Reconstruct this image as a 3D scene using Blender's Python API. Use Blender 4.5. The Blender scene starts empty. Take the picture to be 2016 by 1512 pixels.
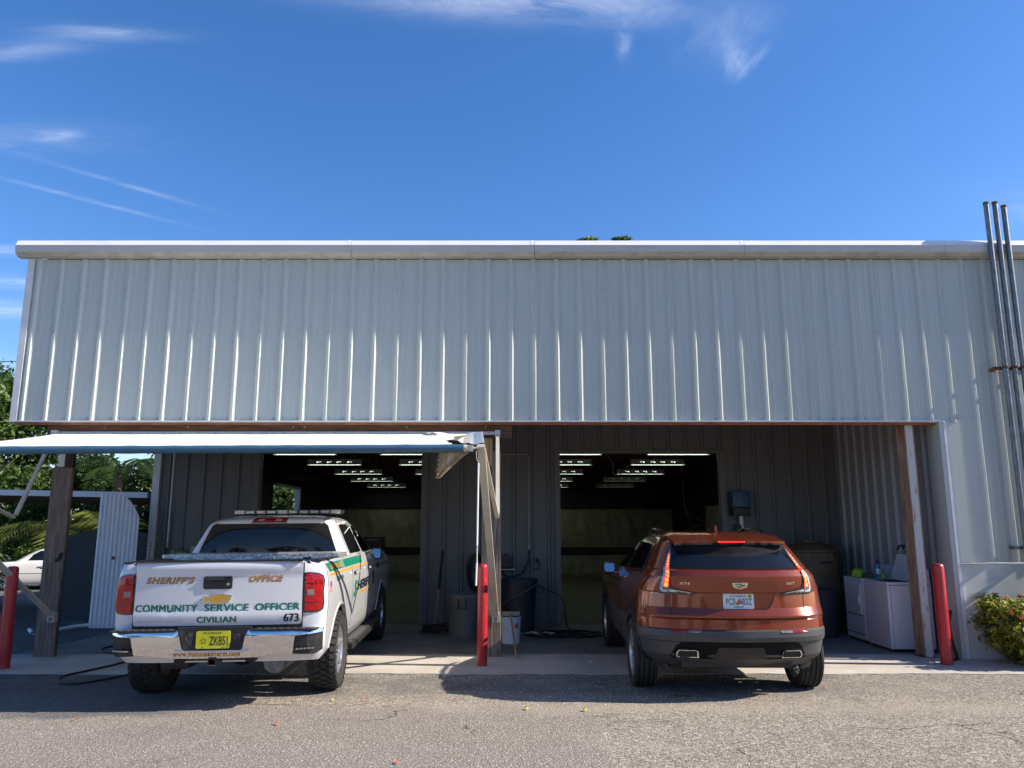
import bpy, bmesh, math, random
import numpy as np
from mathutils import Vector, Matrix, Euler

random.seed(7)
rng = np.random.default_rng(11)
R = math.radians
scene = bpy.context.scene
COL = scene.collection

# ------------------------------------------------------------------ camera
cam_d = bpy.data.cameras.new("camera")
cam = bpy.data.objects.new("camera", cam_d)
COL.objects.link(cam)
cam.location = (0, 0, 1.65)
cam.rotation_euler = (R(90 + 10.4), 0, 0)
cam_d.sensor_width = 36.0
cam_d.lens = 36.0 * 1514 / 2016
cam_d.clip_start = 0.05
cam_d.clip_end = 3000
scene.camera = cam

# ------------------------------------------------------------------ light
SUN_EL, SUN_AZ = 33.0, 4.2            # elevation; degrees towards the camera side from +X
EXPOSURE = 0.85
scene.view_settings.view_transform = 'Standard'
scene.view_settings.look = 'None'
scene.view_settings.exposure = EXPOSURE
scene.view_settings.gamma = 1
scene.view_settings.use_curve_mapping = False
sd = Vector((math.cos(R(SUN_EL)) * math.cos(R(SUN_AZ)), -math.cos(R(SUN_EL)) * math.sin(R(SUN_AZ)), math.sin(R(SUN_EL))))
sun_d = bpy.data.lights.new("sun", 'SUN')
sun_d.energy = 5.0
sun_d.angle = R(0.5)
sun_d.color = (1.0, 0.92, 0.80)
sun = bpy.data.objects.new("sun", sun_d)
COL.objects.link(sun)
sun.rotation_euler = sd.to_track_quat('Z', 'Y').to_euler()
sun.location = (30, -4, 25)

world = bpy.data.worlds.new("World")
scene.world = world
world.use_nodes = True
wn, wl = world.node_tree.nodes, world.node_tree.links
wn.clear()
w_out = wn.new('ShaderNodeOutputWorld')
w_bg = wn.new('ShaderNodeBackground')
w_bg.inputs['Strength'].default_value = 0.115
sky = wn.new('ShaderNodeTexSky')
sky.sky_type = 'NISHITA'
sky.sun_disc = False
sky.sun_elevation = R(SUN_EL)
sky.sun_rotation = R(90 + SUN_AZ)
sky.altitude = 0
sky.air_density = 1.0
sky.dust_density = 0.35
sky.ozone_density = 4.2
wl.new(w_bg.outputs[0], w_out.inputs[0])


def wnode(t, **k):
    n = wn.new(t)
    for a, b in k.items():
        setattr(n, a, b)
    return n


def wmath(op, a, b=None, clamp=False):
    n = wn.new('ShaderNodeMath')
    n.operation = op
    n.use_clamp = clamp
    for i, v in enumerate((a, b)):
        if v is None:
            continue
        if isinstance(v, (int, float)):
            n.inputs[i].default_value = v
        else:
            wl.new(v, n.inputs[i])
    return n.outputs[0]


# thin cirrus in the sky, laid out on a cloud plane high above the ground (u,v = direction.xy / direction.z)
w_tc = wnode('ShaderNodeTexCoord')
w_sep = wnode('ShaderNodeSeparateXYZ')
wl.new(w_tc.outputs['Generated'], w_sep.inputs[0])
zc = wmath('MAXIMUM', w_sep.outputs[2], 0.02)
cu = wmath('DIVIDE', w_sep.outputs[0], zc)
cv = wmath('DIVIDE', w_sep.outputs[1], zc)
w_cmb = wnode('ShaderNodeCombineXYZ')
wl.new(cu, w_cmb.inputs[0])
wl.new(cv, w_cmb.inputs[1])


def wnoise(scale, stretch, rot, detail=6, rough=.62, dist=0.6):
    mp = wnode('ShaderNodeMapping')
    mp.inputs['Rotation'].default_value = (0, 0, R(rot))
    mp.inputs['Scale'].default_value = stretch
    wl.new(w_cmb.outputs[0], mp.inputs['Vector'])
    nz = wnode('ShaderNodeTexNoise')
    nz.inputs['Scale'].default_value = scale
    nz.inputs['Detail'].default_value = detail
    nz.inputs['Roughness'].default_value = rough
    nz.inputs['Distortion'].default_value = dist
    wl.new(mp.outputs[0], nz.inputs['Vector'])
    return nz.outputs['Fac']


CLOUDS = [
    # u, v, half length, half width, rotation deg, strength, noise stretch, noise scale
    (0.06, 1.335, .26, .055, 4, .45, (1, 2.0, 1), 5.5),
    (-0.16, 1.33, .26, .035, 6, .21, (1, 2.2, 1), 5.0),
    (0.235, 1.455, .014, .06, -10, .25, (2.4, 1, 1), 9.0),
    (0.490, 1.535, .022, .055, -16, .34, (2.6, 1, 1), 10.0),
    (0.440, 1.43, .075, .10, 0, .16, (2.0, 1, 1), 6.0),
    (0.528, 1.53, .012, .05, 14, .22, (2.6, 1, 1), 9.0),
    (-1.03, 1.487, .14, .030, -11, .24, (.7, 3, 1), 6.0),
    (-0.845, 1.428, .12, .022, 5, .24, (.7, 3, 1), 6.0),
    (-1.185, 1.858, .055, .022, -15, .32, (1, 2.5, 1), 8.0),
    (-1.30, 1.87, .25, .08, 0, .12, (1, 2.5, 1), 5.0),
    (-1.15, 2.157, .20, .016, 45, .19, (.5, 3, 1), 6.0),
    (-1.33, 2.26, .25, .016, 43, .17, (.5, 3, 1), 6.0),
    (-1.86, 2.71, .25, .05, 8, .34, (.6, 3, 1), 5.0),
    (-2.10, 3.08, .32, .09, 16, .34, (.6, 3, 1), 4.0),
    (-2.40, 3.50, .40, .14, 16, .37, (.6, 3, 1), 4.0),
    (-3.4, 4.8, .70, .30, 16, .31, (.6, 3, 1), 3.0),
    (1.75, 2.35, .30, .10, 30, .14, (.6, 2, 1), 3.0),
]
acc = None
for (u0, v0, a, b, rot, st, stre, nsc) in CLOUDS:
    cr, sr = math.cos(R(rot)), math.sin(R(rot))
    du, dv = wmath('SUBTRACT', cu, u0), wmath('SUBTRACT', cv, v0)
    p = wmath('DIVIDE', wmath('ADD', wmath('MULTIPLY', du, cr), wmath('MULTIPLY', dv, sr)), a)
    q = wmath('DIVIDE', wmath('SUBTRACT', wmath('MULTIPLY', dv, cr), wmath('MULTIPLY', du, sr)), b)
    d2 = wmath('ADD', wmath('MULTIPLY', p, p), wmath('MULTIPLY', q, q))
    m = wmath('EXPONENT', wmath('MULTIPLY', d2, -1.0))
    nf = wmath('MULTIPLY', wmath('SUBTRACT', wnoise(nsc, stre, -rot), 0.28), 2.2, clamp=True)
    c = wmath('MULTIPLY', wmath('MULTIPLY', m, nf), st)
    acc = c if acc is None else wmath('ADD', acc, c)
acc = wmath('MINIMUM', acc, 0.8)
w_mix = wnode('ShaderNodeMix', data_type='RGBA')
wl.new(acc, w_mix.inputs[0])
w_hsv = wnode('ShaderNodeHueSaturation')
w_hsv.inputs['Saturation'].default_value = 1.22
wl.new(sky.outputs[0], w_hsv.inputs['Color'])
w_tint = wnode('ShaderNodeMix', data_type='RGBA', blend_type='MULTIPLY')
w_tint.inputs[0].default_value = 1.0
w_tint.inputs[7].default_value = (1.0, .895, .985, 1)
wl.new(w_hsv.outputs[0], w_tint.inputs[6])
wl.new(w_tint.outputs[2], w_mix.inputs[6])
w_mix.inputs[7].default_value = (6.3, 6.6, 7.2, 1)
wl.new(w_mix.outputs[2], w_bg.inputs['Color'])

# ------------------------------------------------------------------ materials
MATS = {}


def mat(name, c1, c2=None, rough=.6, metal=0., nscale=6., stretch=(1, 1, 1), bump=0., bscale=None, lo=.35, hi=.65,
        coat=0., spec=None, detail=5., trans=0., emit=None, estr=0., bdist=.02):
    """procedural principled material: two colours mixed by stretched noise, optional bump"""
    m = bpy.data.materials.new(name)
    m.use_nodes = True
    nt = m.node_tree
    b = nt.nodes['Principled BSDF']
    b.inputs['Roughness'].default_value = rough
    b.inputs['Metallic'].default_value = metal
    b.inputs['Coat Weight'].default_value = coat
    b.inputs['Coat Roughness'].default_value = .04
    if spec is not None:
        b.inputs['Specular IOR Level'].default_value = spec
    if trans:
        b.inputs['Transmission Weight'].default_value = trans
    b.inputs['Base Color'].default_value = (*c1, 1)
    if emit:
        b.inputs['Emission Color'].default_value = (*emit, 1)
        b.inputs['Emission Strength'].default_value = estr
    tc = nt.nodes.new('ShaderNodeTexCoord')
    mp = nt.nodes.new('ShaderNodeMapping')
    mp.inputs['Scale'].default_value = stretch
    nt.links.new(tc.outputs['Object'], mp.inputs['Vector'])
    if c2 is not None:
        nz = nt.nodes.new('ShaderNodeTexNoise')
        nz.inputs['Scale'].default_value = nscale
        nz.inputs['Detail'].default_value = detail
        nz.inputs['Roughness'].default_value = .65
        nt.links.new(mp.outputs[0], nz.inputs['Vector'])
        cr = nt.nodes.new('ShaderNodeValToRGB')
        cr.color_ramp.elements[0].position = lo
        cr.color_ramp.elements[0].color = (*c1, 1)
        cr.color_ramp.elements[1].position = hi
        cr.color_ramp.elements[1].color = (*c2, 1)
        nt.links.new(nz.outputs['Fac'], cr.inputs[0])
        nt.links.new(cr.outputs[0], b.inputs['Base Color'])
    if bump:
        n2 = nt.nodes.new('ShaderNodeTexNoise')
        n2.inputs['Scale'].default_value = bscale or nscale
        n2.inputs['Detail'].default_value = 4
        nt.links.new(mp.outputs[0], n2.inputs['Vector'])
        bp = nt.nodes.new('ShaderNodeBump')
        bp.inputs['Strength'].default_value = bump
        bp.inputs['Distance'].default_value = bdist
        nt.links.new(n2.outputs['Fac'], bp.inputs['Height'])
        nt.links.new(bp.outputs[0], b.inputs['Normal'])
    MATS[name] = m
    return m


M = MATS
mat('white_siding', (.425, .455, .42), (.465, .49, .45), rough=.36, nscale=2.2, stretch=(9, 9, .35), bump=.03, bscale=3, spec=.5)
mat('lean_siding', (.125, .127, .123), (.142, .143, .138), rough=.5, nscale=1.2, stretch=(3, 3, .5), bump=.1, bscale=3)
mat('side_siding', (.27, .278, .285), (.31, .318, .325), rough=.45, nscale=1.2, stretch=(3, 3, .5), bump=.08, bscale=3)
mat('trim_white', (.58, .585, .58), (.70, .70, .69), rough=.4, nscale=3, bump=.04)
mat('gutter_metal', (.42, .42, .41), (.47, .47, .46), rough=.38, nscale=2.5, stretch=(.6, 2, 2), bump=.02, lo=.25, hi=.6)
mat('gutter_top_sunlit', (.66, .655, .63), (.78, .775, .76), rough=.45, nscale=2, stretch=(.6, 2, 2), lo=.3, hi=.5)  # gutter metal made paler, sunlight painted onto the top face
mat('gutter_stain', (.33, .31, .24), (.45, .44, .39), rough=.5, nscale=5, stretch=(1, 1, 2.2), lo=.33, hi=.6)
mat('rust_trim', (.22, .075, .025), (.34, .14, .05), rough=.8, nscale=8)
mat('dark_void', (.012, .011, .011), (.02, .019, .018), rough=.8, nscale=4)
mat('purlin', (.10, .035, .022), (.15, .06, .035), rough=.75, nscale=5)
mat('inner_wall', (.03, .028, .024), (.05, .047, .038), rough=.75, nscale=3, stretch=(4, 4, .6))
mat('insulation', (.24, .22, .155), (.34, .32, .23), rough=.55, nscale=2.6, bump=.35, bscale=2.4, bdist=.15)
mat('wainscot', (.14, .12, .07), (.20, .17, .10), rough=.7, nscale=3)
mat('beam_wood', (.055, .028, .016), (.15, .075, .042), rough=.8, nscale=3, stretch=(.9, 14, 14), bump=.2, bscale=5)
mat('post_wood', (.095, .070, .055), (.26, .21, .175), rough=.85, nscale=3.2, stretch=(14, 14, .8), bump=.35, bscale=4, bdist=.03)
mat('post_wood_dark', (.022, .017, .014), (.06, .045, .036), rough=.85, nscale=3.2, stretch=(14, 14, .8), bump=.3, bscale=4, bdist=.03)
mat('fresh_wood', (.33, .17, .08), (.48, .30, .16), rough=.75, nscale=3, stretch=(16, 16, .9))
mat('rusty_steel', (.22, .10, .05), (.46, .36, .27), rough=.75, nscale=7, stretch=(6, 6, .45), bump=.3, bscale=22, lo=.35, hi=.7, detail=9.)
mat('rusty_steel_face', (.36, .17, .08), (.52, .51, .48), rough=.6, nscale=3.2, stretch=(3, 3, .9), bump=.2, bscale=18, lo=.37, hi=.46)
mat('stucco', (.55, .54, .48), (.66, .65, .60), rough=.85, nscale=2.5, bump=.25, bscale=60, bdist=.006)
mat('concrete', (.40, .355, .30), (.54, .49, .42), rough=.85, nscale=1.6, bump=.25, bscale=45, bdist=.006, detail=8)
mat('shaded_concrete', (.15, .135, .12), (.25, .23, .20), rough=.8, nscale=1.5, bump=.2, bscale=45, bdist=.006, detail=8)  # apron concrete with the shade under the overhang put into its colour
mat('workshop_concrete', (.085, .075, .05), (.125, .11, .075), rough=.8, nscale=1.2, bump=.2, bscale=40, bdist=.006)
mat('galvanised', (.12, .135, .145), (.22, .235, .245), rough=.42, metal=.65, nscale=22, stretch=(1, 1, .5))
mat('rust', (.09, .035, .018), (.22, .09, .04), rough=.9, nscale=20, bump=.3)
mat('red_paint', (.43, .014, .020), (.30, .075, .065), rough=.34, nscale=7, stretch=(1, 1, .6), bump=.1, bscale=14, coat=.3, lo=.57, hi=.62, detail=9.)
mat('awning_white', (.86, .85, .80), (.90, .89, .86), rough=.6, nscale=4, bump=.1, bscale=3)
mat('awning_blue', (.035, .105, .17), (.05, .135, .21), rough=.42, nscale=9, stretch=(2, 9, 9), bump=.25, bscale=6)
mat('awning_beige', (.34, .22, .10), (.50, .35, .18), rough=.85, nscale=6, stretch=(7, 7, 1.5), bump=.3, bscale=9)
mat('awning_arm', (.50, .46, .38), (.58, .54, .46), rough=.45, nscale=4, spec=.4)
mat('white_plastic', (.74, .74, .72), (.80, .80, .78), rough=.4, nscale=4)
mat('truck_white', (.64, .64, .645), (.675, .675, .68), rough=.16, coat=1., nscale=2)
mat('glass_dark', (.006, .007, .008), (.010, .011, .012), rough=.02, nscale=2, spec=.5, coat=0)
mat('black_plastic', (.012, .012, .013), (.02, .02, .021), rough=.45, nscale=20)
mat('black_gloss', (.008, .008, .009), (.011, .011, .012), rough=.08, nscale=6, coat=1)
mat('grey_cladding', (.048, .049, .053), (.062, .063, .067), rough=.42, nscale=30)
mat('chrome', (.72, .72, .72), (.78, .78, .78), rough=.07, metal=1, nscale=3, bump=.02, bscale=2)
mat('silver', (.48, .48, .49), (.58, .58, .59), rough=.28, metal=.8, nscale=5)
mat('diamond_plate', (.46, .465, .47), (.74, .745, .75), rough=.34, metal=.75, nscale=34, bump=.9, bscale=42, bdist=.014, lo=.45, hi=.55)
mat('tyre', (.014, .014, .014), (.026, .025, .024), rough=.75, nscale=14, bump=.15)
mat('red_lens', (.30, .003, .005), (.48, .006, .008), rough=.10, nscale=22, stretch=(1, 1, 2.5), coat=.3, lo=.42, hi=.58)
mat('matte_black', (.008, .008, .009), (.011, .011, .012), rough=.8, nscale=9, spec=.12)
mat('clear_lens', (.50, .48, .48), (.70, .68, .68), rough=.08, nscale=30, coat=1)
mat('dim_lens', (.16, .13, .13), (.28, .22, .22), rough=.08, nscale=30, coat=1)
mat('smoke_lens', (.10, .11, .13), (.20, .21, .24), rough=.05, nscale=16, coat=1)
mat('led_red', (.8, .03, .02), rough=.3, emit=(1, .025, .015), estr=1.3)
mat('led_orange', (.9, .25, .05), rough=.3, emit=(1, .13, .02), estr=2.4)
mat('suv_paint', (.215, .032, .0072), (.24, .037, .008), rough=.2, metal=.35, coat=1., nscale=3)
mat('green_decal', (.004, .16, .095), (.006, .18, .11), rough=.35, nscale=4)
mat('gold_decal', (.46, .20, .025), (.52, .24, .035), rough=.35, nscale=9)
mat('orange_decal', (.70, .26, .025), (.74, .30, .035), rough=.35, nscale=5)
mat('dark_decal', (.010, .012, .022), (.014, .016, .028), rough=.35, nscale=5)
mat('flag_blue', (.05, .05, .30), rough=.4)
mat('flag_red', (.55, .06, .06), rough=.4)
mat('plate_yellow', (.55, .52, .012), (.60, .57, .02), rough=.35, nscale=5)
mat('plate_white', (.70, .74, .74), (.76, .80, .79), rough=.35, nscale=5)
mat('plate_teal', (.02, .19, .19), rough=.4)
mat('plate_orange', (.70, .12, .02), rough=.4)
mat('badge_gold', (.62, .36, .06), (.68, .42, .09), rough=.3, metal=.5, nscale=4)
mat('sedan_white', (.72, .70, .64), (.75, .73, .68), rough=.2, coat=1, nscale=3)
mat('corrugated', (.70, .73, .76), (.78, .80, .82), rough=.42, nscale=2, stretch=(5, 5, .5), bump=.05)
mat('tank_dark', (.022, .030, .036), (.034, .044, .052), rough=.6, nscale=3)
mat('carport_metal', (.64, .67, .70), (.72, .74, .76), rough=.4, nscale=3)
mat('carport_under', (.030, .028, .026), (.05, .046, .042), rough=.6, nscale=4)
mat('grey_bin', (.11, .11, .105), (.14, .14, .13), rough=.6, nscale=4)
mat('dark_bin', (.020, .022, .030), (.03, .032, .04), rough=.55, nscale=4)
mat('bucket', (.50, .58, .68), (.58, .66, .74), rough=.4, nscale=4)
mat('label_red', (.45, .08, .08), (.50, .12, .12), rough=.5, nscale=9)
mat('brush', (.30, .24, .17), (.40, .33, .24), rough=.9, nscale=30)
mat('handle_wood', (.34, .18, .07), (.44, .26, .12), rough=.6, nscale=4, stretch=(9, 9, 1))
mat('hose', (.012, .012, .013), (.02, .02, .02), rough=.5, nscale=9)
mat('conduit', (.30, .30, .29), (.36, .36, .35), rough=.5, nscale=5)
mat('appliance', (.58, .58, .62), (.66, .66, .69), rough=.3, nscale=2.4, stretch=(2, 2, .6))
mat('seam_dark', (.02, .02, .022), (.03, .03, .03), rough=.6, nscale=5)
mat('blue_can', (.02, .22, .50), (.04, .30, .58), rough=.3, nscale=9)
mat('lime_cloth', (.26, .46, .03), (.38, .58, .06), rough=.9, nscale=12, bump=.3)
mat('dark_cloth', (.04, .07, .03), (.07, .11, .04), rough=.9, nscale=12, bump=.3)
mat('barrel', (.10, .072, .035), (.15, .11, .055), rough=.6, nscale=3)
mat('blue_box', (.012, .06, .10), (.018, .08, .13), rough=.35, nscale=4)
mat('green_valve', (.10, .30, .05), rough=.5)
mat('tube_light', (.9, .95, .9), rough=.5, emit=(.86, 1.0, .84), estr=2.3)
mat('tube_off', (.55, .55, .45), rough=.4, emit=(.9, 1.0, .75), estr=.25)
mat('fixture', (.74, .74, .68), (.80, .80, .74), rough=.5, nscale=5)
mat('cable', (.30, .27, .22), rough=.6)
mat('bark', (.06, .045, .032), (.13, .10, .075), rough=.9, nscale=5, stretch=(5, 5, 1), bump=.5, bdist=.05)
mat('paper', (.75, .74, .72), (.8, .8, .78), rough=.7, nscale=4)
mat('yellow_leaf', (.65, .42, .04), (.72, .5, .06), rough=.6, nscale=4)
mat('red_leaf', (.40, .10, .03), (.5, .14, .05), rough=.6, nscale=4)
mat('flower', (.45, .025, .02), (.55, .06, .03), rough=.6, nscale=20)
mat('stone_bit', (.30, .27, .22), (.55, .51, .45), rough=.9, nscale=40)
mat('mirror', (.26, .30, .34), (.30, .34, .38), rough=.03, metal=1, nscale=3)


def leaf_mat(name, c1, c2, nscale, trans=.35, rough=.45):
    m = mat(name, c1, c2, rough=rough, nscale=nscale, lo=.38, hi=.62, spec=.35)
    nt = m.node_tree
    b = nt.nodes['Principled BSDF']
    out = nt.nodes['Material Output']
    tr = nt.nodes.new('ShaderNodeBsdfTranslucent')
    mx = nt.nodes.new('ShaderNodeMixShader')
    mx.inputs[0].default_value = trans
    src = b.inputs['Base Color'].links[0].from_socket
    hs = nt.nodes.new('ShaderNodeHueSaturation')
    hs.inputs['Value'].default_value = 1.5
    nt.links.new(src, hs.inputs['Color'])
    nt.links.new(hs.outputs[0], tr.inputs['Color'])
    nt.links.new(b.outputs[0], mx.inputs[1])
    nt.links.new(tr.outputs[0], mx.inputs[2])
    nt.links.new(mx.outputs[0], out.inputs[0])
    return m


leaf_mat('oak_leaf', (.036, .078, .017), (.115, .17, .036), 1.1)
leaf_mat('dark_leaf', (.022, .052, .015), (.065, .11, .026), 1.1)
leaf_mat('palm_leaf', (.07, .10, .02), (.18, .20, .042), 2.0)
leaf_mat('bush_leaf', (.06, .105, .016), (.38, .36, .05), 9.0)

# awning cloth lets some sun through
_nt = M['awning_white'].node_tree
_tr = _nt.nodes.new('ShaderNodeBsdfTranslucent')
_tr.inputs['Color'].default_value = (.55, .50, .42, 1)
_mx = _nt.nodes.new('ShaderNodeMixShader')
_mx.inputs[0].default_value = .12
_nt.links.new(_nt.nodes['Principled BSDF'].outputs[0], _mx.inputs[1])
_nt.links.new(_tr.outputs[0], _mx.inputs[2])
_nt.links.new(_mx.outputs[0], _nt.nodes['Material Output'].inputs[0])


def ground_material():
    m = bpy.data.materials.new('asphalt')
    m.use_nodes = True
    nt = m.node_tree
    L = nt.links.new
    b = nt.nodes['Principled BSDF']
    b.inputs['Roughness'].default_value = .88
    b.inputs['Specular IOR Level'].default_value = .25
    tc = nt.nodes.new('ShaderNodeTexCoord')
    P = tc.outputs['Object']

    def noise(scale, detail=4, rough=.6, stretch=None):
        n = nt.nodes.new('ShaderNodeTexNoise')
        n.inputs['Scale'].default_value = scale
        n.inputs['Detail'].default_value = detail
        n.inputs['Roughness'].default_value = rough
        if stretch:
            mp = nt.nodes.new('ShaderNodeMapping')
            mp.inputs['Scale'].default_value = stretch
            L(P, mp.inputs[0])
            L(mp.outputs[0], n.inputs['Vector'])
        else:
            L(P, n.inputs['Vector'])
        return n.outputs['Fac']

    def math_(op, a, c=None, clamp=False):
        n = nt.nodes.new('ShaderNodeMath')
        n.operation = op
        n.use_clamp = clamp
        for i, v in enumerate((a, c)):
            if v is None:
                continue
            if isinstance(v, (int, float)):
                n.inputs[i].default_value = v
            else:
                L(v, n.inputs[i])
        return n.outputs[0]

    def ramp(f, stops):
        r = nt.nodes.new('ShaderNodeValToRGB')
        e = r.color_ramp.elements
        while len(e) < len(stops):
            e.new(.5)
        for i, (p, c) in enumerate(stops):
            e[i].position = p
            e[i].color = (*c, 1) if len(c) == 3 else c
        L(f, r.inputs[0])
        return r.outputs[0]

    def mix(f, a, c):
        n = nt.nodes.new('ShaderNodeMix')
        n.data_type = 'RGBA'
        if isinstance(f, float):
            n.inputs[0].default_value = f
        else:
            L(f, n.inputs[0])
        for s, v in ((6, a), (7, c)):
            if isinstance(v, tuple):
                n.inputs[s].default_value = (*v, 1)
            else:
                L(v, n.inputs[s])
        return n.outputs[2]

    def step(x, lo, hi):
        n = nt.nodes.new('ShaderNodeMapRange')
        n.interpolation_type = 'SMOOTHSTEP'
        L(x, n.inputs[0])
        n.inputs[1].default_value = lo
        n.inputs[2].default_value = hi
        return n.outputs[0]

    # stones of the aggregate
    vor = nt.nodes.new('ShaderNodeTexVoronoi')
    vor.inputs['Scale'].default_value = 62
    vor.inputs['Randomness'].default_value = 1
    L(P, vor.inputs['Vector'])
    sp = nt.nodes.new('ShaderNodeSeparateColor')
    L(vor.outputs['Color'], sp.inputs[0])
    vor2 = nt.nodes.new('ShaderNodeTexVoronoi')
    vor2.inputs['Scale'].default_value = 150
    L(P, vor2.inputs['Vector'])
    sp2 = nt.nodes.new('ShaderNodeSeparateColor')
    L(vor2.outputs['Color'], sp2.inputs[0])
    stone = ramp(sp.outputs[0], [(0, (.115, .097, .076)), (.3, (.225, .194, .152)), (.75, (.325, .284, .225)), (1, (.52, .465, .385))])
    fine = ramp(sp2.outputs[0], [(0, (.17, .14, .113)), (.5, (.238, .197, .160)), (.90, (.29, .25, .22)), (.94, (.55, .51, .46)), (1, (.68, .64, .58))])
    fdark = ramp(sp2.outputs[0], [(0, (.06, .062, .064)), (.6, (.098, .10, .10)), (.94, (.145, .145, .14)), (1, (.36, .35, .33))])
    big = noise(.55, 5)
    med = noise(2.3, 5)
    sx = nt.nodes.new('ShaderNodeSeparateXYZ')
    L(P, sx.inputs[0])
    X, Y = sx.outputs[0], sx.outputs[1]
    wob = math_('MULTIPLY', math_('SUBTRACT', noise(1.1, 6), .5), .9)
    wob2 = math_('MULTIPLY', math_('SUBTRACT', noise(5, 5), .5), .35)
    Yw = math_('ADD', math_('ADD', Y, wob), wob2)
    Xw = math_('ADD', math_('ADD', X, wob), wob2)
    # coarse worn stone to the right, smoother older asphalt on the left foreground
    coarse = math_('MAXIMUM', step(math_('ADD', X, math_('MULTIPLY', wob2, .5)), .66, .76), math_('MULTIPLY', step(Yw, 7.35, 7.6), step(Xw, -3.4, -2.4)))
    coarse = math_('MULTIPLY', coarse, .92)
    base = mix(coarse, fine, stone)
    # darker newer asphalt band next to the concrete
    dark = math_('MULTIPLY', step(Yw, 7.75, 8.3), math_('SUBTRACT', 1.0, math_('MULTIPLY', step(med, .45, .62), .55)))
    dark = math_('MULTIPLY', math_('MULTIPLY', dark, .62), math_('SUBTRACT', 1.0, math_('MULTIPLY', step(Xw, 2.6, 4.4), .75)))
    base = mix(dark, base, fdark)
    left = math_('MULTIPLY', step(Yw, 7.0, 7.25), math_('SUBTRACT', 1.0, step(Xw, -3.4, -2.6)))  # shadow by the truck and awning painted in as darker asphalt
    base = mix(math_('MULTIPLY', left, .8), base, fdark)
    # pale dusty worn strip
    dust = math_('MULTIPLY', math_('MULTIPLY', step(Yw, 7.15, 7.4), math_('SUBTRACT', 1.0, step(Yw, 7.5, 7.8))), step(Xw, -.9, .3))
    base = mix(math_('MULTIPLY', dust, .45), base, (.36, .31, .24))
    # big blotches and oil stains
    base = mix(math_('MULTIPLY', step(big, .5, .72), .30), base, (.15, .132, .115))
    base = mix(math_('MULTIPLY', step(noise(.9, 6), .56, .66), .22), base, (.40, .36, .30))
    base = mix(math_('MULTIPLY', step(noise(.8, 5), .60, .68), .42), base, (.10, .09, .085))
    # smooth paler corner patch
    cd = math_('SQRT', math_('ADD', math_('POWER', math_('ADD', X, 6.6), 2), math_('POWER', math_('SUBTRACT', Y, 4.3), 2)))
    corner = math_('SUBTRACT', 1.0, step(math_('ADD', cd, wob2), 3.2, 3.26))
    base = mix(math_('MULTIPLY', corner, .55), base, (.30, .27, .225))
    # hairline cracks
    vc = nt.nodes.new('ShaderNodeTexVoronoi')
    vc.feature = 'DISTANCE_TO_EDGE'
    vc.inputs['Scale'].default_value = .38
    dn = nt.nodes.new('ShaderNodeVectorMath')
    dn.operation = 'ADD'
    nzv = nt.nodes.new('ShaderNodeTexNoise')
    nzv.inputs['Scale'].default_value = 2.4
    nzv.inputs['Detail'].default_value = 6
    L(P, nzv.inputs['Vector'])
    L(P, dn.inputs[0])
    L(nzv.outputs['Color'], dn.inputs[1])
    L(dn.outputs[0], vc.inputs['Vector'])
    crack = math_('MULTIPLY', math_('SUBTRACT', 1.0, step(vc.outputs['Distance'], .002, .008)), step(noise(.7, 2), .5, .6))
    base = mix(math_('MULTIPLY', crack, .7), base, (.05, .045, .04))
    L(base, b.inputs['Base Color'])
    h = math_('ADD', math_('MULTIPLY', vor.outputs['Distance'], -.6), math_('MULTIPLY', vor2.outputs['Distance'], -.25))
    h = math_('ADD', h, math_('MULTIPLY', noise(9, 4), .5))
    h = math_('SUBTRACT', h, math_('MULTIPLY', crack, .8))
    bp = nt.nodes.new('ShaderNodeBump')
    bp.inputs['Strength'].default_value = .8
    bp.inputs['Distance'].default_value = .012
    L(h, bp.inputs['Height'])
    L(bp.outputs[0], b.inputs['Normal'])
    MATS['asphalt'] = m


ground_material()

# ------------------------------------------------------------------ builders
def ident(p):
    return p


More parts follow.
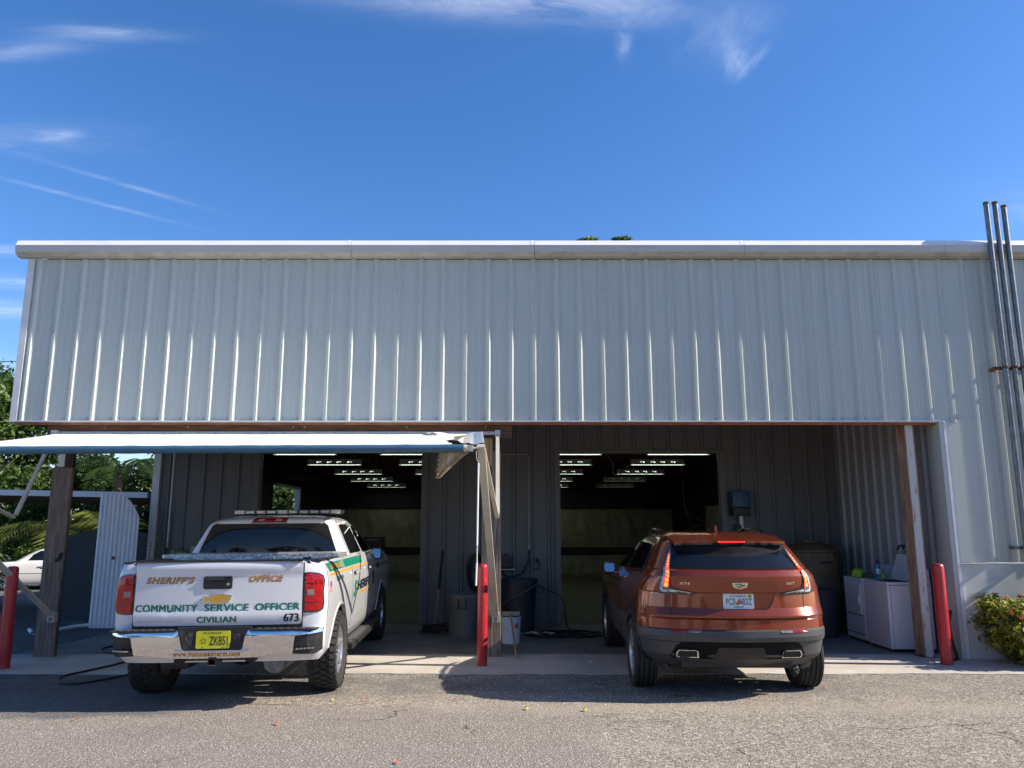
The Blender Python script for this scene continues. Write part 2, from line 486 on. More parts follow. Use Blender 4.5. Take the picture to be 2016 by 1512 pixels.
class MB:
    """collects shapes, links them as ONE mesh object"""

    def __init__(s, *mats):
        s.v, s.f, s.m, s.mats = [], [], [], list(mats)
        s.sharp = set()

    def mi(s, m):
        if m is None:
            return 0
        if m not in s.mats:
            s.mats.append(m)
        return s.mats.index(m)

    def add(s, vs, fs, m=None):
        o = len(s.v)
        k = s.mi(m)
        s.v += [tuple(p) for p in vs]
        s.f += [tuple(i + o for i in f) for f in fs]
        s.m += [k] * len(fs)
        return s

    def box(s, x0, x1, y0, y1, z0, z1, m=None, rot=None, c=None):
        vs = [(x, y, z) for x in (x0, x1) for y in (y0, y1) for z in (z0, z1)]
        if rot is not None:
            c = Vector(c if c is not None else ((x0 + x1) / 2, (y0 + y1) / 2, (z0 + z1) / 2))
            e = Euler([R(a) for a in rot]).to_matrix()
            vs = [tuple(e @ (Vector(p) - c) + c) for p in vs]
        return s.add(vs, [(0, 1, 3, 2), (4, 6, 7, 5), (0, 4, 5, 1), (2, 3, 7, 6), (0, 2, 6, 4), (1, 5, 7, 3)], m)

    def rbox(s, x0, x1, y0, y1, z0, z1, b=.01, m=None, rot=None):
        """box with bevelled edges"""
        bm = bmesh.new()
        bmesh.ops.create_cube(bm, size=1)
        for v in bm.verts:
            v.co = Vector(((x0 + x1) / 2 + v.co.x * (x1 - x0), (y0 + y1) / 2 + v.co.y * (y1 - y0), (z0 + z1) / 2 + v.co.z * (z1 - z0)))
        bmesh.ops.bevel(bm, geom=bm.edges[:], offset=b, segments=2, affect='EDGES', profile=.6)
        if rot is not None:
            c = Vector(((x0 + x1) / 2, (y0 + y1) / 2, (z0 + z1) / 2))
            e = Euler([R(a) for a in rot]).to_matrix()
            for v in bm.verts:
                v.co = e @ (v.co - c) + c
        s.bm(bm, m)
        return s

    def bm(s, bm, m=None):
        bm.verts.index_update()
        s.add([v.co[:] for v in bm.verts], [[v.index for v in f.verts] for f in bm.faces], m)
        bm.free()

    def tube(s, pts, r, n=8, m=None, cap=True):
        pts = [Vector(p) for p in pts]
        rs = r if isinstance(r, (list, tuple)) else [r] * len(pts)
        vs, fs = [], []
        up = Vector((0, 0, 1))
        prev = None
        for i, p in enumerate(pts):
            d = (pts[min(i + 1, len(pts) - 1)] - pts[max(i - 1, 0)]).normalized()
            if prev is None:
                a = d.cross(up)
                if a.length < .1:
                    a = d.cross(Vector((0, 1, 0)))
            else:
                a = prev - d * prev.dot(d)
            a.normalize()
            prev = a
            b = d.cross(a)
            for k in range(n):
                t = 2 * math.pi * k / n
                vs.append(p + (a * math.cos(t) + b * math.sin(t)) * rs[i])
        for i in range(len(pts) - 1):
            for k in range(n):
                a0, a1 = i * n + k, i * n + (k + 1) % n
                fs.append((a0, a1, a1 + n, a0 + n))
        if cap:
            fs.append(tuple(range(n - 1, -1, -1)))
            fs.append(tuple(range((len(pts) - 1) * n, len(pts) * n)))
        return s.add(vs, fs, m)

    def bar(s, p0, p1, w, h, m=None, up=(0, 0, 1)):
        """rectangular bar from p0 to p1"""
        p0, p1 = Vector(p0), Vector(p1)
        d = (p1 - p0).normalized()
        a = d.cross(Vector(up)).normalized()
        b = a.cross(d)
        vs = [p + a * (sx * w / 2) + b * (sy * h / 2) for p in (p0, p1) for sx, sy in ((-1, -1), (1, -1), (1, 1), (-1, 1))]
        return s.add(vs, [(3, 2, 1, 0), (4, 5, 6, 7), (0, 1, 5, 4), (1, 2, 6, 5), (2, 3, 7, 6), (3, 0, 4, 7)], m)

    def lathe(s, prof, n=24, c=(0, 0, 0), axis='z', m=None, cap=True):
        """prof: (radius, height) pairs"""
        vs, fs = [], []
        for (r, h) in prof:
            for k in range(n):
                t = 2 * math.pi * k / n
                a, b = r * math.cos(t), r * math.sin(t)
                p = {'z': (a, b, h), 'x': (h, a, b), 'y': (a, h, b)}[axis]
                vs.append((p[0] + c[0], p[1] + c[1], p[2] + c[2]))
        for i in range(len(prof) - 1):
            for k in range(n):
                a0, a1 = i * n + k, i * n + (k + 1) % n
                fs.append((a0, a1, a1 + n, a0 + n))
        if cap and prof[0][0] > 1e-6:
            fs.append(tuple(range(n - 1, -1, -1)))
        if cap and prof[-1][0] > 1e-6:
            fs.append(tuple(range((len(prof) - 1) * n, len(prof) * n)))
        return s.add(vs, fs, m)

    def prism(s, poly, fn, d0, d1, m=None):
        """2-D polygon, fn(u,v,d) -> 3-D, extruded from d0 to d1"""
        n = len(poly)
        vs = [fn(u, v, d0) for u, v in poly] + [fn(u, v, d1) for u, v in poly]
        fs = [tuple(range(n - 1, -1, -1)), tuple(range(n, 2 * n))] + [(i, (i + 1) % n, n + (i + 1) % n, n + i) for i in range(n)]
        return s.add(vs, fs, m)

    def patch(s, outline, fn, off, depth, cell=.06, m=None):
        """outline in (u,v) laid on a curved surface fn(u,v,off), with a skirt of the given depth"""
        bm = bmesh.new()
        f = bm.faces.new([bm.verts.new((u, v, 0)) for u, v in outline])
        bmesh.ops.triangulate(bm, faces=[f])
        us, vs_ = [p[0] for p in outline], [p[1] for p in outline]
        for lo, hi, ax in ((min(us), max(us), 0), (min(vs_), max(vs_), 1)):
            k = max(1, int((hi - lo) / cell))
            for i in range(1, k):
                c = lo + (hi - lo) * i / k
                co, no = [0, 0, 0], [0, 0, 0]
                co[ax], no[ax] = c, 1
                bmesh.ops.bisect_plane(bm, geom=bm.verts[:] + bm.edges[:] + bm.faces[:], plane_co=co, plane_no=no)
        bm.verts.index_update()
        V = [(v.co.x, v.co.y) for v in bm.verts]
        F = [[v.index for v in f.verts] for f in bm.faces]
        E = [(e.verts[0].index, e.verts[1].index) for e in bm.edges if e.is_boundary]
        bm.free()
        s.add([fn(u, v, off) for u, v in V], F, m)
        ids = sorted({i for e in E for i in e})
        mp = {i: k for k, i in enumerate(ids)}
        n = len(ids)
        s.add([fn(*V[i], off) for i in ids] + [fn(*V[i], off - depth) for i in ids],
              [(mp[a], mp[b], mp[b] + n, mp[a] + n) for a, b in E], m)
        return s

    def geo(s, vf, fn, m=None):
        return s.add([fn(*p) for p in vf[0]], vf[1], m)

    def mesh(s, name, smooth=None, M0=None, recalc=True):
        me = bpy.data.meshes.new(name)
        vs = s.v
        if M0 is not None:
            vs = [tuple(M0 @ Vector(p)) for p in vs]
        me.from_pydata(vs, [], s.f)
        for m in s.mats:
            me.materials.append(MATS[m])
        if len(s.mats) > 1:
            me.polygons.foreach_set('material_index', s.m)
        if recalc:
            bm = bmesh.new()
            bm.from_mesh(me)
            bmesh.ops.recalc_face_normals(bm, faces=bm.faces[:])
            bm.to_mesh(me)
            bm.free()
        if smooth:
            me.shade_smooth()
            me.set_sharp_from_angle(angle=R(smooth))
        me.update()
        return me


def tag(o, label=None, cat=None, group=None, kind=None):
    for k, v in (('label', label), ('category', cat), ('group', group), ('kind', kind)):
        if v:
            o[k] = v
    return o


def thing(name, label, cat, loc=(0, 0, 0), rot=(0, 0, 0), group=None, kind=None):
    o = bpy.data.objects.new(name, None)
    o.empty_display_size = .3
    COL.objects.link(o)
    o.location = loc
    o.rotation_euler = rot
    return tag(o, label, cat, group, kind)


def clusters(mb, gap):
    """groups of faces that stand apart from each other (bounding boxes further than gap)"""
    par = list(range(len(mb.v)))

    def find(a):
        while par[a] != a:
            par[a] = par[par[a]]
            a = par[a]
        return a
    for f in mb.f:
        r0 = find(f[0])
        for k in f[1:]:
            par[find(k)] = r0
    box = {}
    for i, p in enumerate(mb.v):
        r = find(i)
        b = box.get(r)
        if b is None:
            box[r] = [list(p), list(p)]
        else:
            for a in range(3):
                b[0][a] = min(b[0][a], p[a])
                b[1][a] = max(b[1][a], p[a])
    groups = [[list(b[0]), list(b[1]), {r}] for r, b in box.items()]
    merged = True
    while merged:
        merged = False
        out = []
        for g in groups:
            for h in out:
                if all(g[0][a] - gap <= h[1][a] and h[0][a] - gap <= g[1][a] for a in range(3)):
                    for a in range(3):
                        h[0][a], h[1][a] = min(h[0][a], g[0][a]), max(h[1][a], g[1][a])
                    h[2] |= g[2]
                    merged = True
                    break
            else:
                out.append(g)
        groups = out
    of = {r: k for k, g in enumerate(groups) for r in g[2]}
    return len(groups), [of[find(f[0])] for f in mb.f]


def part(name, mb, parent, smooth=None, world=False, label=None, recalc=True, gap=.02):
    """link mb as a child mesh (pieces that stand apart become parts of their own); world=True: world coordinates"""
    M0 = None
    if world:
        p, M0 = parent, Matrix.Identity(4)
        while p is not None:
            M0 = Matrix.LocRotScale(p.location, p.rotation_euler, None) @ M0
            p = p.parent
        M0 = M0.inverted()
    todo = [mb]
    if gap is not None and len(mb.f) < 9000:
        n, of = clusters(mb, gap)
        if n > 1:
            todo = []
            for k in range(n):
                q = MB(*mb.mats)
                mp = {}
                for f, mi_, g in zip(mb.f, mb.m, of):
                    if g == k:
                        q.f.append(tuple(mp.setdefault(i, len(mp)) for i in f))
                        q.m.append(mi_)
                q.v = [mb.v[i] for i in mp]
                used = sorted(set(q.m))
                q.mats = [mb.mats[i] for i in used]
                q.m = [used.index(i) for i in q.m]
                todo.append(q)
            todo.sort(key=lambda q: -len(q.f))
    first = None
    for q in todo:
        o = bpy.data.objects.new(name, q.mesh(name, smooth, M0, recalc))
        COL.objects.link(o)
        o.parent = parent
        if label:
            o['label'] = label
        first = first or o
    return first


def single(name, mb, label=None, cat=None, base=(0, 0, 0), smooth=None, group=None, kind=None, recalc=True):
    """a thing that is one mesh, its origin moved to base"""
    me = mb.mesh(name, smooth, Matrix.Translation(-Vector(base)), recalc)
    o = bpy.data.objects.new(name, me)
    COL.objects.link(o)
    o.location = base
    return tag(o, label, cat, group, kind)


def copy_thing(o, loc, label=None, rot=None):
    c = o.copy()
    COL.objects.link(c)
    c.location = loc
    if rot is not None:
        c.rotation_euler = rot
    if label:
        c['label'] = label
    for ch in list(o.children):
        k = ch.copy()
        COL.objects.link(k)
        k.parent = c
        for g in list(ch.children):
            q = g.copy()
            COL.objects.link(q)
            q.parent = k
    return c


_tcache = {}


def text_geo(s, w=None, h=None, bold=.0, shear=0., space=1., res=3):
    """lettering as flat faces; returned with its lower left corner at 0,0 fitted to w x h"""
    cu_ = bpy.data.curves.new('t', 'FONT')
    cu_.body = s
    cu_.offset = bold
    cu_.shear = shear
    cu_.space_character = space
    cu_.resolution_u = res
    cu_.fill_mode = 'FRONT'
    ob = bpy.data.objects.new('t', cu_)
    COL.objects.link(ob)
    dg = bpy.context.evaluated_depsgraph_get()
    me = ob.evaluated_get(dg).to_mesh()
    vs = [(v.co.x, v.co.y) for v in me.vertices]
    fs = [tuple(p.vertices) for p in me.polygons]
    ob.evaluated_get(dg).to_mesh_clear()
    bpy.data.objects.remove(ob)
    bpy.data.curves.remove(cu_)
    x0, x1 = min(p[0] for p in vs), max(p[0] for p in vs)
    y0, y1 = min(p[1] for p in vs), max(p[1] for p in vs)
    sy = h / (y1 - y0) if h else w / (x1 - x0)
    sx = w / (x1 - x0) if w else sy
    return [((x - x0) * sx, (y - y0) * sy) for x, y in vs], fs


def letters(mb, s, u0, v0, w, h, fn, off, m, fat=0., **k):
    """lettering on a surface; fat lays a few copies side by side for heavy strokes"""
    g = text_geo(s, w - 2 * fat if fat else w, h - fat if fat else h, **k)
    for i, (a, b) in enumerate(((0, 0),) if not fat else ((0, 0), (2, 0), (1, .5), (0, 1), (2, 1))):
        mb.geo(g, lambda u, v: fn(u0 + u + a * fat, v0 + v + b * fat, off + i * .0003), m)


class Shell:
    """vehicle skin: horizontal slices (z, rear y, front y, half width, rear corner depth, front corner depth)"""

    def __init__(s, rows, p=3., V=0., zn=None):
        s.r = np.array(rows, float)
        s.p, s.V = p, V

    def at(s, z):
        return [float(np.interp(z, s.r[:, 0], s.r[:, i])) for i in range(1, 6)]

    def rear(s, x, z, off=0):
        yr, yf, hw, Lc, Lf = s.at(z)
        u = min(abs(x) / hw, 1.)
        return (x, yr + s.V * abs(x) + Lc * (1 - (1 - u ** s.p) ** (1 / s.p)) - off, z)

    def side(s, y, z, off=0, sg=1):
        yr, yf, hw, Lc, Lf = s.at(z)
        x = hw
        d = y - yr - s.V * hw
        if d < Lc:
            d = max(d, 0)
            x = hw * (1 - (1 - d / Lc) ** s.p) ** (1 / s.p)
        d = yf - y
        if d < Lf:
            d = max(d, 0)
            x = min(x, hw * (1 - (1 - d / Lf) ** s.p) ** (1 / s.p))
        return (sg * (x + off), y, z)

    def ring(s, z, nc=10, ns=26):
        yr, yf, hw, Lc, Lf = s.at(z)
        pts = []
        us = [math.sin(math.pi / 2 * i / nc) ** (2 / s.p) if i < nc else 1. for i in range(nc + 1)]
        us = [i / nc * .75 for i in range(nc)] + [1 - .25 * (1 - j / nc) ** 2.2 for j in range(nc + 1)]
        for u in us:                                   # right half of the rear
            x, y, _ = s.rear(u * hw, z)
            pts.append((x, y, z))
        ya, yb = pts[-1][1], yf - Lf
        for i in range(1, ns):
            pts.append((hw, ya + (yb - ya) * i / ns, z))
        for u in reversed(us):
            d = Lf * (1 - (1 - u ** s.p) ** (1 / s.p))
            pts.append((u * hw, yf - d, z))
        return pts + [(-x, y, z) for x, y, z in reversed(pts[1:-1])]

    def build(s, mb, zs, m):
        rings = [s.ring(z) for z in zs]
        n = len(rings[0])
        vs = [p for r in rings for p in r]
        fs = []
        for i in range(len(rings) - 1):
            for k in range(n):
                a, b = i * n + k, i * n + (k + 1) % n
                fs.append((a, b, b + n, a + n))
        fs.append(tuple(range(n - 1, -1, -1)))
        fs.append(tuple(range((len(rings) - 1) * n, len(rings) * n)))
        mb.add(vs, fs, m)
        return mb


def carve(o, cutters, inner=None, test=None, smooth=35):
    """subtract closed meshes from o's mesh (applied at once, no helper objects stay in the scene)"""
    tmp = []
    for c in cutters:
        me = c.mesh('cut')
        q = bpy.data.objects.new('cut', me)
        COL.objects.link(q)
        q.matrix_world = Matrix.Identity(4)
        tmp.append(q)
        md = o.modifiers.new('b', 'BOOLEAN')
        md.operation = 'DIFFERENCE'
        md.solver = 'EXACT'
        md.object = q
    par = o.parent
    o.parent = None
    o.matrix_world = Matrix.Identity(4)
    bpy.context.view_layer.update()
    dg = bpy.context.evaluated_depsgraph_get()
    me = bpy.data.meshes.new_from_object(o.evaluated_get(dg))
    o.modifiers.clear()
    old = o.data
    me.name = old.name
    mats = list(old.materials)
    o.data = me
    bpy.data.meshes.remove(old)
    me.materials.clear()
    for m in mats:
        me.materials.append(m)
    if inner:
        me.materials.append(MATS[inner])
        k = len(me.materials) - 1
        for p in me.polygons:
            if test(p.center, p.normal):
                p.material_index = k
    for q in tmp:
        d = q.data
        bpy.data.objects.remove(q)
        bpy.data.meshes.remove(d)
    me.shade_smooth()
    me.set_sharp_from_angle(angle=R(smooth))
    o.parent = par
    return o


def ribbed(mb, u0, u1, v0, v1, fn, m, pitch=.307, first=None, rib=.032, minor=True, wtop=.032, wbase=.085, wav=0.):
    """ribbed metal sheet: u along the wall, v up, fn(u, v, d) with d = distance out of the wall"""
    first = u0 + pitch / 2 if first is None else first
    k = math.floor((u0 - first) / pitch)
    prof = [(u0, 0)]
    c = first + k * pitch
    nk = k
    hgt = rib
    while c < u1 + pitch:
        if wav:
            rib = hgt * (.80 if nk % 3 == 1 else 1 + .07 * math.sin(nk * 2.3))
        nk += 1
        pts = [(c - wbase / 2, 0), (c - wtop / 2 - .004, rib - .003), (c - wtop / 2, rib), (c + wtop / 2, rib), (c + wtop / 2 + .004, rib - .003), (c + wbase / 2, 0)]
        if minor:
            for q in (1 / 3, 2 / 3):
                e = c + pitch * q
                pts += [(e - .016, 0), (e - .007, .0035), (e + .007, .0035), (e + .016, 0)]
        prof += [p for p in pts if u0 < p[0] < u1]
        c += pitch
    prof.append((u1, 0))
    n = len(prof)
    nv = 1 if not wav else max(2, int((v1 - v0) / .22))
    vs = []
    for j in range(nv + 1):
        v = v0 + (v1 - v0) * j / nv
        for u, d in prof:                         # thin sheet is never quite flat
            w = wav * (math.sin(u * 2.7 + v * 1.9) + .8 * math.sin(u * 7.3 - v * 3.1 + 1) + .6 * math.sin(u * 13.1 + v * 6.3)) if wav else 0
            vs.append(fn(u + (.25 * w if d > .01 else 0), v, d + w))
    mb.add(vs, [(j * n + i, j * n + i + 1, (j + 1) * n + i + 1, (j + 1) * n + i) for j in range(nv) for i in range(n - 1)], m)
    return mb


def front(Y):           # wall facing the camera
    return lambda u, v, d: (u, Y - d, v)


def wheel(parent, x, y, r, w, side, spokes=6, rimr=.26, lugs=False, rim_mat='silver', twin=False, name='wheel'):
    """wheel > tyre; axle along x, outside at side (+1 right, -1 left)"""
    mb = MB(rim_mat)
    o = side
    xo = o * w * .36
    n = 40
    # barrel and lip
    mb.lathe([(rimr * .97, -w * .42), (rimr * .86, -w * .3), (rimr * .86, xo * o - .03), (rimr * .97, xo * o - .005), (rimr * 1.0, xo * o + .012), (rimr * .95, xo * o + .014),
              (rimr * .9, xo * o - .012)], n=n, axis='x', m=rim_mat, cap=False) if o > 0 else \
        mb.lathe([(rimr * .97, w * .42), (rimr * .86, w * .3), (rimr * .86, xo + .03), (rimr * .97, xo + .005), (rimr * 1.0, xo - .012), (rimr * .95, xo - .014),
                  (rimr * .9, xo + .012)], n=n, axis='x', m=rim_mat, cap=False)
    mb.lathe([(.001, xo - o * .006), (.05, xo - o * .004), (.062, xo - o * .016), (.075, xo - o * .03), (.075, xo - o * .09)], n=20, axis='x', m=rim_mat)
    for k in range(spokes):
        t = 2 * math.pi * (k + .25) / spokes
        for dt in ((-.13, .13) if twin else (0,)):
            a = t + dt
            wd = .026 if twin else .05
            p0 = (xo - o * .03, math.cos(t + dt * .6) * .055, math.sin(t + dt * .6) * .055)
            p1 = (xo - o * .014, math.cos(a) * rimr * .94, math.sin(a) * rimr * .94)
            mb.bar(p0, p1, .03, wd * 1.15, rim_mat, up=(1, 0, 0))
    # dark brake disc behind
    mb.lathe([(.001, xo - o * .075), (rimr * .72, xo - o * .075), (rimr * .72, xo - o * .1)], n=24, axis='x', m='seam_dark')
    for k in range(5):
        t = 2 * math.pi * k / 5
        mb.lathe([(.001, xo + o * .004), (.009, xo + o * .002), (.009, xo - o * .02)], n=6, axis='x', c=(0, math.cos(t) * .036, math.sin(t) * .036), m='seam_dark')
    wo = part(name, mb, parent, smooth=35)
    wo.location = (x, y, r)
    tb = MB('tyre')
    hw = w / 2
    prof = [(rimr * .98, -hw * .84), (rimr + .02, -hw * .97), ((r + rimr) / 2, -hw * 1.03), (r - .035, -hw * 1.0), (r - .012, -hw * .93)]
    if not lugs:
        gs = (-.62, -.22, .22, .62)
        prof += [(r - .003, -hw * .84)]
        for gc in gs:
            prof += [(r, hw * gc - .006), (r - .012, hw * gc - .005), (r - .012, hw * gc + .005), (r, hw * gc + .006)]
        prof += [(r - .003, hw * .84)]
        prof += [(a, -b) for a, b in reversed(prof[:5])]
        tb.lathe(prof, n=72, axis='x', m='tyre', cap=False)
    else:
        rb = r - .014
        prof += [(rb, -hw * .86), (rb + .002, 0), (rb, hw * .86)] + [(a, -b) for a, b in reversed(prof[:5])]
        tb.lathe(prof, n=60, axis='x', m='tyre', cap=False)
        N = 34
        for k in range(N):
            t0 = 2 * math.pi * k / N
            for (a0, a1, sk, ln) in ((-1.02, -.60, .10, .68), (-.54, -.10, -.20, .62), (-.04, .38, .22, .62), (.44, .60, .1, .5), (.64, 1.02, -.10, .68)):
                dt = 2 * math.pi / N
                sh = .5 * dt if a0 in (-.54, .44) else 0
                vs = []
                for rr in (rb - .006, r):
                    for (aa, e) in ((a0, 0), (a1, 0), (a1, 1), (a0, 1)):
                        t = t0 + sh + sk * dt * (aa * 2) + ln * dt * e
                        q = rr - (.016 if abs(aa) > 1 else 0) * (rr == r)
                        vs.append((aa * hw, math.cos(t) * q, math.sin(t) * q))
                tb.add(vs, [(3, 2, 1, 0), (4, 5, 6, 7), (0, 1, 5, 4), (1, 2, 6, 5), (2, 3, 7, 6), (3, 0, 4, 7)], 'tyre')
            for sgn in (-1, 1):                       # sidewall lugs
                vs = []
                for dd in (0, .009):
                    for (rr, e) in ((r - .05, .1), (r - .016, .1), (r - .016, .7), (r - .05, .6)):
                        t = t0 + e * 2 * math.pi / N
                        vs.append((sgn * (hw * .985 + dd), math.cos(t) * rr, math.sin(t) * rr))
                tb.add(vs, [(3, 2, 1, 0), (4, 5, 6, 7), (0, 1, 5, 4), (1, 2, 6, 5), (2, 3, 7, 6), (3, 0, 4, 7)], 'tyre')
    part('tyre', tb, wo, smooth=30)
    return wo


def arc_patch(mb, yc, zc, r0, r1, a0, a1, fn, off, depth, m, n=22):
    """ring segment (wheel arch trim) on a vehicle side"""
    o = [(yc + r1 * math.cos(R(a0 + (a1 - a0) * i / n)), zc + r1 * math.sin(R(a0 + (a1 - a0) * i / n))) for i in range(n + 1)]
    i_ = [(yc + r0 * math.cos(R(a0 + (a1 - a0) * i / n)), zc + r0 * math.sin(R(a0 + (a1 - a0) * i / n))) for i in range(n + 1)]
    for k in range(n):
        q = [o[k], o[k + 1], i_[k + 1], i_[k]]
        vs = [fn(u, v, off) for u, v in q] + [fn(u, v, off - depth) for u, v in q]
        mb.add(vs, [(0, 1, 2, 3), (7, 6, 5, 4), (0, 1, 5, 4), (2, 3, 7, 6)], m)


def rrect(x0, x1, z0, z1, r, n=4):
    pts = []
    for cx, cz, a in ((x1 - r, z1 - r, 0), (x0 + r, z1 - r, 90), (x0 + r, z0 + r, 180), (x1 - r, z0 + r, 270)):
        for i in range(n + 1):
            t = R(a + 90 * i / n)
            pts.append((cx + r * math.cos(t), cz + r * math.sin(t)))
    return pts


def star(cx, cy, r, ratio=.42):
    return [(cx + (r if i % 2 == 0 else r * ratio) * math.sin(math.pi * i / 5), cy + (r if i % 2 == 0 else r * ratio) * math.cos(math.pi * i / 5)) for i in range(10)]

# ------------------------------------------------------------------ the setting
_c, _s = math.cos(R(10.4)), math.sin(R(10.4))


def at(px, py, Y):
    """point at depth Y in metres read off the photograph while surveying the place"""
    x, y = (px - 1008) / 1514, (756 - py) / 1514
    dy, dz = _c - y * _s, _s + y * _c
    t = Y / dy
    return (x * t, Y, 1.65 + dz * t)


def gp(px, py, z=0.):
    x, y = (px - 1008) / 1514, (756 - py) / 1514
    dy, dz = _c - y * _s, _s + y * _c
    t = (z - 1.65) / dz
    return (x * t, dy * t, z)


def smooth01(t):
    t = min(max(t, 0), 1)
    return t * t * (3 - 2 * t)


def ground_z(x, y):
    return -.33 * smooth01((y - 14.5) / 8) * smooth01((-x - 6.8) / 2.6) - .03 * smooth01((y - 9.3) / .8) * smooth01((-x - 6.2) / .6) * 0


gm = MB('asphalt')
xs = [-900, -300, -120, -60] + [i * 1.0 for i in range(-40, 41, 1)] + [60, 120, 300, 900]
ys = [-900, -300, -100, -40, -20] + [i * 1.0 for i in range(-10, 46, 1)] + [60, 100, 300, 900]
vs = [(x, y, ground_z(x, y)) for y in ys for x in xs]
nx = len(xs)
gm.add(vs, [(j * nx + i, j * nx + i + 1, (j + 1) * nx + i + 1, (j + 1) * nx + i) for j in range(len(ys) - 1) for i in range(nx - 1)])
single('ground', gm, kind='structure', smooth=60)

fm = MB('concrete')
edge = []
x = -9.2
while x < 6.9:                                     # slightly ragged front edge of the slab
    edge.append((x, 9.09 + .018 * math.sin(x * 3.1) + .012 * math.sin(x * 11.7)))
    x += .12
poly = edge + [(7.1, 9.12), (7.1, 10.42), (-6.45, 10.42), (-6.45, 10.35), (-9.2, 10.1)]
fm.prism(poly, lambda u, v, d: (u, v, d), -.05, .008)
single('concrete_floor', fm, kind='structure')
fm = MB('shaded_concrete')
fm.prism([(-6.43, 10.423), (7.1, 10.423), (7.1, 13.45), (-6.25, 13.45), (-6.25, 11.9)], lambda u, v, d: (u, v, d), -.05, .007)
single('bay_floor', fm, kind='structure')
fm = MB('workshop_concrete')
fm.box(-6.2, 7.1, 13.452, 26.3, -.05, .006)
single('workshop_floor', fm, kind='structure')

# ------------------------------------------------------------------ the building
FY = 10.05      # plane of the front siding
BY = 13.4       # wall with the two bays
bld = thing('metal_building', 'long white ribbed metal garage building with two open bays and deep overhang', 'building', (0, FY, 0))

RIB0 = -6.46
m_ = ribbed(MB('white_siding'), -6.52, 9.4, 3.0, 5.225, front(FY), 'white_siding', first=RIB0, wav=.0016)
ribbed(m_, 5.70, 9.4, 1.18, 3.0, front(FY), 'white_siding', first=RIB0, wav=.0016)
for k in range(1, 52, 3):                          # side laps: the next sheet sits over every third rib
    xr = RIB0 + k * .307
    m_.box(xr + .018, xr + .0205, FY - .0345, FY - .031, 3.0, 5.224)
# screw heads along the bottom edge and in two rows
for k in range(0, 52):
    xr = RIB0 + k * .307
    for zz in ([3.035] + ([3.62, 4.2, 4.78] if k % 3 == 1 else [3.42, 4.0] if k % 3 == 2 else [])):
        for dx in ((-.062, .062) if zz < 3.1 else (0,)):
            dd = .002 if dx else .034
            m_.lathe([(.007, FY - dd + .002), (.007, FY - dd - .003), (.001, FY - dd - .006)], n=6, c=(xr + dx, 0, zz), axis='y', m='galvanised')
part('front_siding', m_, bld, world=True, recalc=True)

m_ = MB('trim_white')
m_.box(-6.60, -6.51, FY - .036, FY + .06, 3.0, 5.225)
m_.box(-6.60, -6.585, FY + .06, FY + .2, 3.0, 5.225)
part('corner_trim', m_, bld, world=True)

# gutter with its joints
gp_ = [(10.045, 5.232), (9.965, 5.232), (9.945, 5.238), (9.905, 5.275), (9.897, 5.285), (9.885, 5.375), (9.887, 5.378), (9.930, 5.452), (9.94, 5.458), (10.3, 5.49)]
m_ = MB('gutter_metal', 'gutter_stain')


def gutter_run(mb, xa, xb, prof, m, cap=True, grow=0):
    n = len(prof)
    c = (9.97, 5.35)
    pr = [(c[0] + (y - c[0]) * (1 + grow), c[1] + (z - c[1]) * (1 + grow)) for y, z in prof]
    vs = [(xa, y, z) for y, z in pr] + [(xb, y, z) for y, z in pr]
    for i in range(n - 1):
        mb.add([vs[i], vs[i + 1], vs[n + i + 1], vs[n + i]], [(0, 1, 2, 3)], 'gutter_stain' if (i < 4 and m == 'gutter_metal') else 'gutter_top_sunlit' if i > 5 else m)
    if cap:
        mb.add(vs[:n], [tuple(range(n))], m)
        mb.add(vs[n:], [tuple(range(n))], m)


js = [-6.72, -2.18, .30, 3.14, 5.86, 8.6]
for a, b in zip(js[:-1], js[1:]):
    gutter_run(m_, a + .006, b - .006, gp_, 'gutter_metal')
    gutter_run(m_, b - .05, b + .001, gp_, 'gutter_metal', grow=.03)
part('gutter', m_, bld, world=True, gap=.05)

m_ = MB('trim_white')
m_.box(-6.64, 5.66, FY - .045, FY + .05, 2.985, 3.0)
m_.box(5.655, 5.70, FY - .036, FY + .05, 0.01, 2.985)
m_.box(5.701, 5.86, FY - .037, FY + .05, 1.185, 2.985, 'white_siding')
m_.box(5.70, 6.02, FY - .043, FY + .04, 1.165, 1.18)
m_.box(5.60, 5.654, FY - .03, FY + .30, 0.01, 2.984, 'white_siding')
part('opening_trim', m_, bld, world=True)
m_ = MB('rust_trim')
m_.box(-6.58, 5.60, FY + .052, FY + .085, 2.955, 2.984)
part('bottom_rail', m_, bld, world=True, label='rust brown strip under the front siding')
m_ = MB('beam_wood')
m_.box(-6.16, -3.2, 10.14, 10.20, 2.785, 2.985)
m_.box(-3.198, .0, 10.141, 10.201, 2.785, 2.985)
m_.box(-6.16, -.1, 10.22, 10.28, 2.80, 2.985)
for xx in (-5.4, -4.3, -2.9, -2.75, -1.4, -.35):
    m_.lathe([(.016, 10.14), (.016, 10.132), (.002, 10.128)], n=8, c=(xx, 0, 2.93), axis='y', m='galvanised')
part('header_beam', m_, bld, world=True)
m_ = MB('beam_wood')
m_.box(-6.58, -.02, FY + .09, 11.1, 3.0, 3.02)
part('soffit', m_, bld, world=True)
m_ = MB('stucco')
m_.box(5.72, 7.12, FY - .005, FY + .4, -.05, 1.163)
m_.box(7.121, 9.4, FY + .03, FY + .4, -.05, 1.163)
part('stucco_base', m_, bld, world=True)

